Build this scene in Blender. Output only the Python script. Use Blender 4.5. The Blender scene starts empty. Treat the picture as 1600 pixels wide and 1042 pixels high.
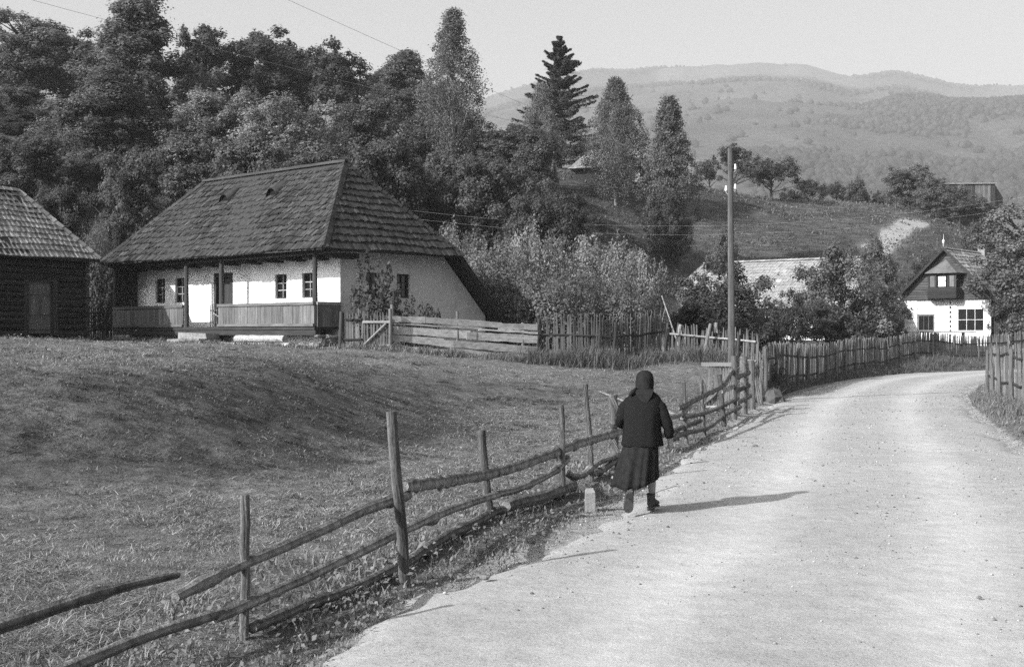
import bpy, math, random
import numpy as np
from mathutils import Vector, Matrix

random.seed(11)
RNG = np.random.default_rng(11)
SC = bpy.context.scene
COL = SC.collection
R = math.radians

# ------------------------------------------------------------------ camera
CAM_Z = 1.95
F = 2000.0                      # focal length in units of a 1600 wide picture
cam = bpy.data.cameras.new('camera')
cam.lens = 45.0
cam.sensor_width = 36.0
cam.sensor_fit = 'HORIZONTAL'
cam.clip_start = 0.1
cam.clip_end = 9000.0
cam_o = bpy.data.objects.new('camera', cam)
cam_o.location = (0, 0, CAM_Z)
cam_o.rotation_euler = (R(90), 0, 0)
COL.objects.link(cam_o)
SC.camera = cam_o
SC.render.resolution_x = 1024
SC.render.resolution_y = 666

# ------------------------------------------------------------------ sky
SUN_EL = R(30.0)
SUN_AZ = math.atan2(-0.81, -0.586)        # clockwise from +Y
sun_vec = Vector((math.sin(SUN_AZ) * math.cos(SUN_EL), math.cos(SUN_AZ) * math.cos(SUN_EL), math.sin(SUN_EL)))
world = bpy.data.worlds.new('World')
SC.world = world
world.use_nodes = True
wn = world.node_tree
for n in list(wn.nodes):
    wn.nodes.remove(n)
w_out = wn.nodes.new('ShaderNodeOutputWorld')
w_bg = wn.nodes.new('ShaderNodeBackground')
w_bw = wn.nodes.new('ShaderNodeRGBToBW')
w_sky = wn.nodes.new('ShaderNodeTexSky')
w_sky.sky_type = 'NISHITA'
w_sky.sun_disc = False
w_sky.sun_elevation = SUN_EL
w_sky.sun_rotation = SUN_AZ
w_sky.altitude = 0
w_sky.air_density = 1.0
w_sky.dust_density = 4.0
w_sky.ozone_density = 1.0
wn.links.new(w_sky.outputs[0], w_bw.inputs[0])
wn.links.new(w_bw.outputs[0], w_bg.inputs[0])
wn.links.new(w_bg.outputs[0], w_out.inputs[0])
w_bg.inputs[1].default_value = 0.15

# ------------------------------------------------------------------ sun
sun = bpy.data.lights.new('sun', 'SUN')
sun.energy = 5.0
sun.angle = R(0.6)
sun.color = (1.0, 1.0, 1.0)
sun_o = bpy.data.objects.new('sun', sun)
sun_o.rotation_euler = (-sun_vec).to_track_quat('-Z', 'Y').to_euler()
sun_o.location = (-30, -20, 40)
COL.objects.link(sun_o)

# ------------------------------------------------------------------ exposure
SC.view_settings.view_transform = 'Standard'
SC.view_settings.look = 'None'
SC.view_settings.gamma = 1.0
SC.view_settings.use_curve_mapping = False
SC.view_settings.exposure = 0.55
SC.render.engine = 'CYCLES'
SC.cycles.max_bounces = 6
SC.cycles.diffuse_bounces = 3
SC.cycles.glossy_bounces = 2
SC.cycles.transmission_bounces = 3
SC.cycles.transparent_max_bounces = 8
SC.cycles.volume_bounces = 0
SC.cycles.use_denoising = False
SC.cycles.use_adaptive_sampling = False
SC.cycles.sample_clamp_indirect = 4.0

# ================================================================== noise and terrain functions
def _hash(ix, iy, seed):
    n = (ix.astype(np.int64) * 374761393 + iy.astype(np.int64) * 668265263 + seed * 1274126177) & 0x7fffffff
    n = ((n ^ (n >> 13)) * 1274126177) & 0x7fffffff
    n = n ^ (n >> 16)
    return (n & 0xffff) / 65535.0

def vnoise(x, y, seed=0):
    x = np.asarray(x, float); y = np.asarray(y, float)
    ix = np.floor(x); iy = np.floor(y)
    fx = x - ix; fy = y - iy
    fx = fx * fx * (3 - 2 * fx); fy = fy * fy * (3 - 2 * fy)
    a = _hash(ix, iy, seed); b = _hash(ix + 1, iy, seed)
    c = _hash(ix, iy + 1, seed); d = _hash(ix + 1, iy + 1, seed)
    return (a * (1 - fx) + b * fx) * (1 - fy) + (c * (1 - fx) + d * fx) * fy - 0.5

def fbm(x, y, octaves=4, seed=0):
    s = 0; a = 1.0; f = 1.0
    for o in range(octaves):
        s = s + a * vnoise(np.asarray(x) * f, np.asarray(y) * f, seed + o * 17)
        a *= 0.5; f *= 2.03
    return s

def smooth(e0, e1, x):
    t = np.clip((np.asarray(x, float) - e0) / (e1 - e0), 0, 1)
    return t * t * (3 - 2 * t)

def at(px, py, Y):
    """the point at depth Y seen at (px, py) of the 1600 x 1042 picture"""
    return Vector(((px - 800.0) * Y / F, Y, CAM_Z + (521.0 - py) * Y / F))

ROAD_LEFT = np.array([(-14, -32), (-6.6, -10), (-3.35, 0), (-1.12, 7.5), (-.49, 9.9), (.43, 12.2), (1.16, 14.5), (2.14, 17.8), (3.57, 23), (6.3, 32.8),
                      (10.0, 43.8), (14.3, 54), (19.3, 62.4), (25.3, 68), (34, 72.5), (48, 77), (70, 82)], float)
HALF = 2.6
def _offset(poly, dist):
    out = []
    for i in range(len(poly)):
        a = poly[max(i - 1, 0)]; b = poly[min(i + 1, len(poly) - 1)]
        t = (b - a) / np.linalg.norm(b - a)
        out.append(poly[i] + dist * np.array([t[1], -t[0]]))
    return np.array(out)
ROAD_C = _offset(ROAD_LEFT, HALF)

def resample(poly, step):
    poly = np.asarray(poly, float)
    # Catmull-Rom then even steps
    P = np.vstack([2 * poly[0] - poly[1], poly, 2 * poly[-1] - poly[-2]])
    pts = []
    for i in range(1, len(P) - 2):
        p0, p1, p2, p3 = P[i - 1], P[i], P[i + 1], P[i + 2]
        for t in np.linspace(0, 1, 24, endpoint=False):
            pts.append(.5 * ((2 * p1) + (-p0 + p2) * t + (2 * p0 - 5 * p1 + 4 * p2 - p3) * t * t + (-p0 + 3 * p1 - 3 * p2 + p3) * t ** 3))
    pts.append(poly[-1]); pts = np.array(pts)
    d = np.concatenate([[0], np.cumsum(np.linalg.norm(np.diff(pts, axis=0), axis=1))])
    n = max(2, int(d[-1] / step) + 1)
    s = np.linspace(0, d[-1], n)
    return np.stack([np.interp(s, d, pts[:, k]) for k in range(pts.shape[1])], 1)

ROAD_S = resample(ROAD_C, 1.5)

def dist_poly(x, y, poly):
    x = np.asarray(x, float); y = np.asarray(y, float)
    best = np.full(x.shape, 1e9)
    for i in range(len(poly) - 1):
        a = poly[i]; b = poly[i + 1]; ab = b - a
        t = np.clip(((x - a[0]) * ab[0] + (y - a[1]) * ab[1]) / (ab @ ab), 0, 1)
        best = np.minimum(best, np.hypot(x - a[0] - t * ab[0], y - a[1] - t * ab[1]))
    return best

# (X, Y, Z) through which the land passes
CTRL = np.array([
    (-8, -8, .1), (-5, 2, .05), (-12, 4, .3), (8, 4, .15), (14, 15, .3), (16, 26, .3), (-2.6, 6, .02), (-4.5, 9, .1), (-1.4, 10, .03), (-3, 12.5, .05),
    (-10.5, 14.6, .38), (-7, 14.8, .22), (-5.2, 15.2, .15), (-3.6, 16, .08), (-2.5, 19, .05), (-2.1, 22, .08), (-1.9, 25, .28), (.0, 16.5, .02), (-.6, 20, .03), (1.2, 21.8, .0),
    (-11, 18.2, 1.42), (-8, 18.2, 1.32), (-5.9, 18.8, 1.24), (-4.6, 21.5, 1.17), (-4.0, 24.5, 1.12), (-9, 23, 1.42), (-6.2, 23, 1.32), (-2.6, 27.5, .62), (-13, 21, 1.55), (-5.2, 27, 1.38), (-1.2, 31, .78), (0, 29, .25), (3, 28, .22),
    (4.8, 29.8, .3), (6.0, 33, .42), (6.3, 36, .6), (3.3, 33, .62), (-5.5, 35.5, 1.55), (-10, 38, 1.62), (-12, 33, 1.75), (-16, 38, 1.85), (-7.5, 30, 1.45),
    (-2.5, 37, 1.4), (.7, 38, 1.1), (2.9, 38, .95), (4.8, 40, 1.25), (7.0, 40, 1.15), (-1, 42, 1.5), (-8, 44, 1.7), (-14, 46, 1.9), (-20, 42, 2.1),
    (7.6, 39, .62), (11.8, 50.5, .5), (18, 65, .4), (25, 74.5, .6), (12, 57, .8), (5, 50, 1.3), (0, 52, 1.9), (-6, 53, 2.4),
    (15, 35, .25), (17, 42, .3), (24, 55, .5), (30, 63, .5), (40, 66, .8), (27, 81, 1.6), (33, 85, 1.7), (42, 85, 1.9), (20, 74, 1.5), (14, 68, 1.4), (8, 62, 1.6),
    (-13, 60, 4.6), (-20, 55, 4.6), (-27, 50, 5.6), (-36, 60, 10), (-28, 70, 10.5), (-50, 72, 17), (-38, 88, 17), (-20, 76, 11), (-11, 74, 8.6), (-4, 64, 4.6), (1, 72, 6.5),
    (5, 84, 8.6), (-10, 95, 15.5), (-24, 100, 17), (-45, 115, 23), (-12, 122, 20.5), (-60, 135, 27), (0, 108, 15.2), (8.5, 109, 14.8), (4, 105, 13.6), (9, 80, 3.3), (15, 84, 2.3),
    (9.4, 122, 16.9), (17.5, 125, 16.2), (25, 125, 15.0), (31, 125, 14.8), (38.8, 125, 13.8), (43.8, 124, 12.3), (48, 123, 10.6), (58, 120, 7),
    (14, 100, 8.4), (24, 102, 7.6), (34, 105, 7.8), (44, 106, 6.4), (52, 98, 3.4), (24, 90, 3.0), (33, 92, 2.9), (43, 95, 3.4), (7, 98, 10.5),
    (10, 150, 14), (30, 150, 10.5), (45, 150, 7.5), (-30, 160, 24), (70, 150, 3), (0, 200, 8), (60, 200, -2), (-80, 200, 25), (-80, 100, 24), (-70, 50, 16),
    (-40, 30, 5), (-30, 10, 1.6), (70, 90, 2), (60, 50, .8), (40, 20, .4), (20, -10, .2), (-25, -10, .4)], float)
_S = 50.0
def _U(r2):
    return np.where(r2 > 1e-12, .5 * r2 * np.log(np.maximum(r2, 1e-12)), 0)
def _tps():
    n = len(CTRL); P = CTRL[:, :2] / _S
    r2 = ((P[:, None] - P[None]) ** 2).sum(-1)
    K = _U(r2) + np.eye(n) * 2e-4
    A = np.zeros((n + 3, n + 3)); A[:n, :n] = K
    A[:n, n] = 1; A[:n, n + 1:] = P; A[n, :n] = 1; A[n + 1:, :n] = P.T
    b = np.concatenate([CTRL[:, 2], [0, 0, 0]])
    return P, np.linalg.solve(A, b)
_TP, _TW = _tps()
def tps(x, y):
    x = np.asarray(x, float).ravel() / _S; y = np.asarray(y, float).ravel() / _S
    z = _TW[-3] + _TW[-2] * x + _TW[-1] * y
    for i in range(len(_TP)):
        z = z + _TW[i] * _U((x - _TP[i, 0]) ** 2 + (y - _TP[i, 1]) ** 2)
    return z

def ground_z(x, y):
    sh = np.shape(x)
    x = np.asarray(x, float).ravel(); y = np.asarray(y, float).ravel()
    z = tps(np.clip(x, -85, 75), np.clip(y, -30, 205))
    far = smooth(170, 300, y)
    z = z * (1 - far) + far * (-4)
    z = np.where(np.abs(x) > 85, z * .9, z)
    d = dist_poly(x, y, ROAD_S)
    w = smooth(HALF - .1, HALF + 1.6, d)
    near = 1 - smooth(40, 90, y)
    lumps = .10 * fbm(x * .55, y * .55, 3, 3) + .05 * fbm(x * 2.2, y * 2.2, 2, 9) + .03 * vnoise(x * 6, y * 6, 21)
    hill = .5 * fbm(x * .12, y * .12, 3, 31) * smooth(60, 100, y)
    z = z + (lumps * near + hill) * smooth(HALF, HALF + 1.2, d)
    z = w * z + (1 - w) * (-.06)
    return z.reshape(sh)

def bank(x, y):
    """1 on the mown ground, lower on the steep bank: slope shade painted into the colour of its lusher grass"""
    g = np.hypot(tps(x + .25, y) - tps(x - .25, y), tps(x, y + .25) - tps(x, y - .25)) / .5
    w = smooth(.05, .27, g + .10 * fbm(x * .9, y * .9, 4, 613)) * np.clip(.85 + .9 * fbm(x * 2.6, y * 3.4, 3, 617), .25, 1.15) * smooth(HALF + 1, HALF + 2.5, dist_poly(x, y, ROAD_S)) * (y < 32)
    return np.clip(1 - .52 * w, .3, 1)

def gz(x, y):
    return float(ground_z(np.array([x]), np.array([y]))[0])

# ================================================================== materials (black and white: every colour is a grey)
def mat(name, base, var=.3, scale=4.0, rough=.9, bump=0.0, bscale=30.0, stretch=(1, 1, 1), rand=0.0, spec=.15, detail=6.0,
        stain=None, attr=False, transl=0.0, fine=0.0):
    m = bpy.data.materials.new(name)
    m.use_nodes = True
    nt = m.node_tree; N = nt.nodes; L = nt.links
    bs = N['Principled BSDF']; out = N['Material Output']
    tc = N.new('ShaderNodeTexCoord'); mp = N.new('ShaderNodeMapping')
    mp.inputs['Scale'].default_value = stretch
    L.new(tc.outputs['Object'], mp.inputs[0])
    nz = N.new('ShaderNodeTexNoise'); nz.inputs['Scale'].default_value = scale; nz.inputs['Detail'].default_value = detail
    nz.inputs['Roughness'].default_value = .65
    L.new(mp.outputs[0], nz.inputs['Vector'])
    mr = N.new('ShaderNodeMapRange')
    mr.inputs[1].default_value = .3; mr.inputs[2].default_value = .7
    mr.inputs[3].default_value = base * (1 - var); mr.inputs[4].default_value = base * (1 + var)
    L.new(nz.outputs[0], mr.inputs[0])
    v = mr.outputs[0]
    def mul(a, b):
        k = N.new('ShaderNodeMath'); k.operation = 'MULTIPLY'
        L.new(a, k.inputs[0])
        if isinstance(b, float): k.inputs[1].default_value = b
        else: L.new(b, k.inputs[1])
        return k.outputs[0]
    if fine:
        n2 = N.new('ShaderNodeTexNoise'); n2.inputs['Scale'].default_value = scale * 14; n2.inputs['Detail'].default_value = 4
        L.new(mp.outputs[0], n2.inputs['Vector'])
        r2 = N.new('ShaderNodeMapRange'); r2.inputs[1].default_value = .3; r2.inputs[2].default_value = .7
        r2.inputs[3].default_value = 1 - fine; r2.inputs[4].default_value = 1 + fine
        L.new(n2.outputs[0], r2.inputs[0]); v = mul(v, r2.outputs[0])
    if rand:
        oi = N.new('ShaderNodeObjectInfo'); r3 = N.new('ShaderNodeMapRange')
        r3.inputs[3].default_value = 1 - rand; r3.inputs[4].default_value = 1 + rand
        L.new(oi.outputs['Random'], r3.inputs[0]); v = mul(v, r3.outputs[0])
    if attr:
        at_ = N.new('ShaderNodeAttribute'); at_.attribute_name = 'shade'
        v = mul(v, at_.outputs['Fac'])
    if stain:
        n4 = N.new('ShaderNodeTexNoise'); n4.inputs['Scale'].default_value = stain[0]; n4.inputs['Detail'].default_value = 5
        L.new(tc.outputs['Object'], n4.inputs['Vector'])
        r4 = N.new('ShaderNodeMapRange'); r4.inputs[1].default_value = stain[1]; r4.inputs[2].default_value = stain[1] + .12
        r4.inputs[3].default_value = 1.0; r4.inputs[4].default_value = stain[2]
        L.new(n4.outputs[0], r4.inputs[0]); v = mul(v, r4.outputs[0])
    L.new(v, bs.inputs['Base Color'])
    bs.inputs['Roughness'].default_value = rough
    bs.inputs['Specular IOR Level'].default_value = spec
    if bump:
        nb = N.new('ShaderNodeTexNoise'); nb.inputs['Scale'].default_value = bscale; nb.inputs['Detail'].default_value = 6
        L.new(mp.outputs[0], nb.inputs['Vector'])
        bp = N.new('ShaderNodeBump'); bp.inputs['Strength'].default_value = 1.0; bp.inputs['Distance'].default_value = bump
        L.new(nb.outputs[0], bp.inputs['Height']); L.new(bp.outputs[0], bs.inputs['Normal'])
    if transl:
        tl = N.new('ShaderNodeBsdfTranslucent'); mx = N.new('ShaderNodeMixShader'); mx.inputs[0].default_value = transl
        L.new(v, tl.inputs[0]); L.new(bs.outputs[0], mx.inputs[1]); L.new(tl.outputs[0], mx.inputs[2])
        L.new(mx.outputs[0], out.inputs[0])
    return m

AX = {'x': (.12, 1, 1), 'y': (1, .12, 1), 'z': (1, 1, .12)}
def wood(name, base, axis='z', rand=.25, scale=14, var=.4):
    return mat(name, base, var, scale, .85, .006, 40, AX[axis], rand, .15, fine=.25, attr=True)

M = {}
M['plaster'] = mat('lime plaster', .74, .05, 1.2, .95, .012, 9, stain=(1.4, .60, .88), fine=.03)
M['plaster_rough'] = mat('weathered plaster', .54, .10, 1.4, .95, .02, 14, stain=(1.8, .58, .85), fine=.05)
M['shingle'] = mat('old wooden shingles', .042, .45, 3.0, .9, .01, 30, (1, 1, 1), 0, .1, attr=True, fine=.2)
M['tile'] = mat('old clay tiles', .20, .4, 2.0, .9, .006, 40, rand=.1, attr=True, stain=(1.5, .60, 1.5), fine=.2)
M['tile_light'] = mat('pale clay tiles', .24, .2, 2.0, .9, .006, 40, rand=.06, attr=True, fine=.15)
M['dark_x'] = wood('dark old wood x', .032, 'x')
M['dark_y'] = wood('dark old wood y', .045, 'y')
M['dark_z'] = wood('dark old wood z', .045, 'z')
M['grey_x'] = wood('silvered wood x', .20, 'x')
M['grey_y'] = wood('silvered wood y', .13, 'y')
M['grey_z'] = wood('silvered wood z', .12, 'z')
M['pale_x'] = wood('pale weathered board x', .28, 'x')
M['picket'] = wood('weathered pickets', .10, 'z', .4)
M['picket_pale'] = wood('pale pickets', .15, 'z', .4)  # paler tone of picket wood
M['rail'] = mat('rustic rail wood', .14, .6, 10, .9, .012, 55, (1, 1, 1), .3, .1, fine=.45, stain=(14, .58, .45), attr=True)
M['rail_post'] = mat('weathered fence post', .085, .5, 10, .9, .01, 55, (1, 1, .2), .25, .1, fine=.4, attr=True)
M['gable_board'] = wood('brown gable boards', .065, 'x')
M['pole'] = wood('telegraph pole wood', .075, 'z', .0)
M['glass'] = mat('dark window glass', .012, .2, 2, .12, spec=.5)
M['white_paint'] = mat('white painted wood', .6, .15, 6, .7)
M['black'] = mat('dark interior', .008, .2, 2, .95)
M['stone'] = mat('field stone', .15, .4, 5, .95, .02, 14, rand=.3, fine=.3)
M['concrete'] = mat('pale concrete', .22, .2, 6, .95, .01, 30, stain=(8, .55, .7))
M['porcelain'] = mat('white porcelain', .8, .05, 4, .25, spec=.5)
M['bark'] = mat('dark bark', .06, .5, 8, .95, .03, 16, (1, 1, .25), .2)
M['bark_birch'] = mat('birch bark', .24, .4, 5, .9, .01, 18, (.6, .6, 2.0), .1, stain=(5, .56, .2))
M['wire'] = mat('metal wire', .35, .1, 4, .5, spec=.5)
def leafm(name, base, tr=.42):
    return mat(name, base, .35, .35, .65, transl=tr, attr=True, spec=.12, rand=.18, detail=3)
M['leaf_dark'] = leafm('dark foliage', .096)
M['leaf_mid'] = leafm('green foliage', .145)
M['leaf_pale'] = leafm('pale foliage', .26)
M['leaf_birch'] = leafm('birch foliage', .17)
M['leaf_spruce'] = leafm('spruce needles', .045, .1)
M['cloth_jacket'] = mat('dark wool jacket', .012, .3, 60, .95, .003, 260, spec=.02)
M['cloth_skirt'] = mat('black pleated cloth', .017, .3, 20, .85, .003, 120, spec=.02)
M['cloth_scarf'] = mat('dark head scarf', .018, .3, 30, .9, .003, 120, spec=.02)
M['skin'] = mat('skin and stockings', .24, .15, 18, .7)
M['shoe'] = mat('worn dark leather', .05, .4, 30, .6, .003, 90)
M['sole'] = mat('dusty shoe sole', .075, .3, 40, .9)

# ------------------------------------------------------------------ mesh helpers
def link(o, parent=None):
    COL.objects.link(o)
    if parent is not None:
        o.parent = parent
    return o

def np_mesh(name, V, faces, material, shade=None, smooth_=False):
    """faces: (N,4) or (N,3) array, or list of such arrays"""
    if not isinstance(faces, (list, tuple)):
        faces = [faces]
    V = np.asarray(V, np.float32)
    me = bpy.data.meshes.new(name)
    loops = np.concatenate([np.asarray(f, np.int32).ravel() for f in faces])
    sizes = np.concatenate([np.full(len(f), np.asarray(f).shape[1], np.int32) for f in faces])
    starts = np.concatenate([[0], np.cumsum(sizes)[:-1]]).astype(np.int32)
    me.vertices.add(len(V)); me.vertices.foreach_set('co', V.ravel())
    me.loops.add(len(loops)); me.loops.foreach_set('vertex_index', loops)
    me.polygons.add(len(sizes)); me.polygons.foreach_set('loop_start', starts); me.polygons.foreach_set('loop_total', sizes)
    if smooth_:
        me.polygons.foreach_set('use_smooth', np.ones(len(sizes), bool))
    me.update(calc_edges=True)
    if shade is not None:
        a = me.attributes.new('shade', 'FLOAT', 'POINT')
        a.data.foreach_set('value', np.asarray(shade, np.float32))
    me.materials.append(M[material] if isinstance(material, str) else material)
    return me

class MB:
    """collects simple shapes into one mesh"""
    def __init__(s): s.v = []; s.f = []; s.sh = []
    def add(s, V, Fs, shade=1.0):
        b = len(s.v)
        s.v += [tuple(p) for p in V]; s.f += [tuple(i + b for i in f) for f in Fs]; s.sh += list(shade) if isinstance(shade, (list, tuple)) else [shade] * len(V)
    def box(s, x0, x1, y0, y1, z0, z1, j=0.0, shade=1.0):
        V = [Vector((x, y, z)) + Vector((random.uniform(-j, j), random.uniform(-j, j), random.uniform(-j, j))) for z in (z0, z1) for y in (y0, y1) for x in (x0, x1)]
        s.add(V, [(0, 2, 3, 1), (4, 5, 7, 6), (0, 1, 5, 4), (2, 6, 7, 3), (0, 4, 6, 2), (1, 3, 7, 5)], shade)
    def tube(s, pts, rad, n=8, j=0.0, cap=True, flat=1.0, shade=1.0, streak=0.0):
        pts = [Vector(p) for p in pts]; m = len(pts)
        if not isinstance(rad, (list, tuple)): rad = [rad] * m
        V = []; Fs = []
        up = Vector((0, 0, 1))
        for i, p in enumerate(pts):
            t = (pts[min(i + 1, m - 1)] - pts[max(i - 1, 0)]).normalized()
            a = t.cross(up)
            if a.length < .05: a = t.cross(Vector((0, 1, 0)))
            a.normalize(); b = a.cross(t).normalized()
            for k in range(n):
                th = 2 * math.pi * k / n
                r = rad[i] * (1 + random.uniform(-j, j))
                V.append(p + a * math.cos(th) * r * flat + b * math.sin(th) * r)
        for i in range(m - 1):
            for k in range(n):
                Fs.append((i * n + k, i * n + (k + 1) % n, (i + 1) * n + (k + 1) % n, (i + 1) * n + k))
        if cap:
            Fs.append(tuple(range(n - 1, -1, -1))); Fs.append(tuple((m - 1) * n + k for k in range(n)))
        if streak:
            ks = [random.uniform(1 - streak, 1 + streak) for _ in range(n)]
            shade = [ks[k] * random.uniform(.85, 1.15) for _ in range(m) for k in range(n)]
        s.add(V, Fs, shade)
    def poly(s, pts, shade=1.0): s.add(pts, [tuple(range(len(pts)))], shade)
    def prism(s, pts, off, shade=1.0):
        """polygon pts extruded by vector off"""
        n = len(pts); off = Vector(off); P = [Vector(p) for p in pts]
        s.add(P + [p + off for p in P], [tuple(range(n - 1, -1, -1)), tuple(range(n, 2 * n))] + [(i, (i + 1) % n, n + (i + 1) % n, n + i) for i in range(n)], shade)
    def mesh(s, name, material, smooth_=False):
        me = bpy.data.meshes.new(name); me.from_pydata(s.v, [], s.f); me.update()
        a = me.attributes.new('shade', 'FLOAT', 'POINT'); a.data.foreach_set('value', s.sh)
        if smooth_: me.polygons.foreach_set('use_smooth', [True] * len(me.polygons))
        me.materials.append(M[material] if isinstance(material, str) else material)
        return me
    def build(s, name, material, parent=None, smooth_=False):
        return link(bpy.data.objects.new(name, s.mesh(name, material, smooth_)), parent)

def tag(o, label=None, cat=None, group=None, kind=None):
    if label: o['label'] = label
    if cat: o['category'] = cat
    if group: o['group'] = group
    if kind: o['kind'] = kind
    return o

def thing(name, label, cat, loc=(0, 0, 0), rz=0.0, group=None):
    o = bpy.data.objects.new(name, None); COL.objects.link(o)
    o.empty_display_size = .3
    o.location = loc; o.rotation_euler = (0, 0, rz)
    return tag(o, label, cat, group)

def box(name, material, parent, x0, x1, y0, y1, z0, z1, j=0.0):
    m = MB(); m.box(x0, x1, y0, y1, z0, z1, j); return m.build(name, material, parent)

def child_at(me, name, parent, loc, rot=(0, 0, 0), scale=(1, 1, 1)):
    o = bpy.data.objects.new(name, me); link(o, parent)
    o.location = loc; o.rotation_euler = rot; o.scale = scale
    return o

# ================================================================== GROUND
def terrain_material():
    m = bpy.data.materials.new('mown meadow'); m.use_nodes = True
    nt = m.node_tree; N = nt.nodes; L = nt.links
    bs = N['Principled BSDF']
    tc = N.new('ShaderNodeTexCoord')
    def noise(scale, detail=6, vec=None, rough=.65):
        n = N.new('ShaderNodeTexNoise'); n.inputs['Scale'].default_value = scale; n.inputs['Detail'].default_value = detail
        n.inputs['Roughness'].default_value = rough
        L.new(vec or tc.outputs['Object'], n.inputs['Vector']); return n.outputs[0]
    def ramp(v, a, b, c, d):
        r = N.new('ShaderNodeMapRange'); r.inputs[1].default_value = a; r.inputs[2].default_value = b; r.inputs[3].default_value = c; r.inputs[4].default_value = d
        L.new(v, r.inputs[0]); return r.outputs[0]
    def op(o, a, b):
        k = N.new('ShaderNodeMath'); k.operation = o
        for i, q in enumerate((a, b)):
            if isinstance(q, (int, float)): k.inputs[i].default_value = q
            else: L.new(q, k.inputs[i])
        return k.outputs[0]
    big = ramp(noise(.35, 5), .3, .7, .095, .16)
    mid = ramp(noise(5, 8), .3, .7, .45, 1.5)
    fin = ramp(noise(40, 4), .3, .7, .6, 1.4)
    v = op('MULTIPLY', op('MULTIPLY', big, mid), fin)
    bank_shade = N.new('ShaderNodeAttribute'); bank_shade.attribute_name = 'bank_shade'
    v = op('MULTIPLY', v, bank_shade.outputs['Fac'])  # shade of the bank slope painted into the ground colour
    dirt = N.new('ShaderNodeAttribute'); dirt.attribute_name = 'dirt'
    hill = N.new('ShaderNodeAttribute'); hill.attribute_name = 'hill'
    dn = ramp(noise(3, 8), .35, .65, .22, .36)
    edge = op('SUBTRACT', op('ADD', dirt.outputs['Fac'], ramp(noise(6, 6), .2, .8, -.35, .35)), .5)
    edge = ramp(edge, -.1, .1, 0, 1)
    mix = N.new('ShaderNodeMix'); mix.data_type = 'FLOAT'
    L.new(edge, mix.inputs[0]); L.new(v, mix.inputs[2]); L.new(dn, mix.inputs[3])
    # hill pasture: darker, trodden in fine terraces
    mp = N.new('ShaderNodeMapping'); mp.inputs['Scale'].default_value = (.35, .35, 3.2); L.new(tc.outputs['Object'], mp.inputs[0])
    ter = ramp(noise(1.6, 7, mp.outputs[0], .6), .32, .68, .55, 1.5)
    hv = op('MULTIPLY', ramp(noise(.10, 5), .35, .65, .068, .135), ter)
    mix2 = N.new('ShaderNodeMix'); mix2.data_type = 'FLOAT'
    L.new(hill.outputs['Fac'], mix2.inputs[0]); L.new(mix.outputs[0], mix2.inputs[2]); L.new(hv, mix2.inputs[3])
    L.new(mix2.outputs[0], bs.inputs['Base Color'])
    bs.inputs['Roughness'].default_value = .95; bs.inputs['Specular IOR Level'].default_value = .1
    bp = N.new('ShaderNodeBump'); bp.inputs['Distance'].default_value = .06; bp.inputs['Strength'].default_value = .9
    L.new(noise(9, 9, None, .75), bp.inputs['Height'])
    bp2 = N.new('ShaderNodeBump'); bp2.inputs['Distance'].default_value = .5; L.new(hill.outputs['Fac'], bp2.inputs['Strength'])
    L.new(ter, bp2.inputs['Height']); L.new(bp.outputs[0], bp2.inputs['Normal'])
    L.new(bp2.outputs[0], bs.inputs['Normal'])
    return m

def build_ground():
    ys = [-14.0]
    while ys[-1] < 420: ys.append(ys[-1] + max(.16, (ys[-1] + 6) * .0125))
    ys = np.array(ys)
    c = np.linspace(-1, 1, 460); a = .62 * c + .9 * np.sign(c) * np.abs(c) ** 4
    Yg, A = np.meshgrid(ys, a, indexing='ij')
    Xg = A * (Yg + 20)
    Z = ground_z(Xg, Yg)
    V = np.stack([Xg, Yg, Z], -1).reshape(-1, 3)
    nr, nc = Xg.shape
    idx = np.arange(nr * nc).reshape(nr, nc)
    Fq = np.stack([idx[:-1, :-1], idx[:-1, 1:], idx[1:, 1:], idx[1:, :-1]], -1).reshape(-1, 4)
    me = np_mesh('ground', V, Fq, terrain_material(), smooth_=True)
    d = dist_poly(V[:, 0], V[:, 1], ROAD_S)
    dirt = 1 - smooth(HALF - .1, HALF + .55, d)
    # trodden yard along the porch, and the bare earth scar on the pasture
    scar = np.exp(-(dist_poly(V[:, 0], V[:, 1], np.array([(30.2, 106.0), (33.0, 111.0), (37.0, 117.0)])) / (1.25 + .9 * fbm(V[:, 0] * .5, V[:, 1] * .5, 3, 7))) ** 2)
    dirt = np.maximum(dirt, 1.1 * scar)
    hill = smooth(52, 66, V[:, 1]) * (1 - np.clip(1.6 * scar, 0, 1))
    for nm, val in (('dirt', dirt), ('hill', hill), ('bank_shade', bank(V[:, 0], V[:, 1]))):
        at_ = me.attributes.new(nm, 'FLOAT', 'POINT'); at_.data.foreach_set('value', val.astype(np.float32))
    o = link(bpy.data.objects.new('ground', me)); tag(o, kind='structure')
build_ground()

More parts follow.
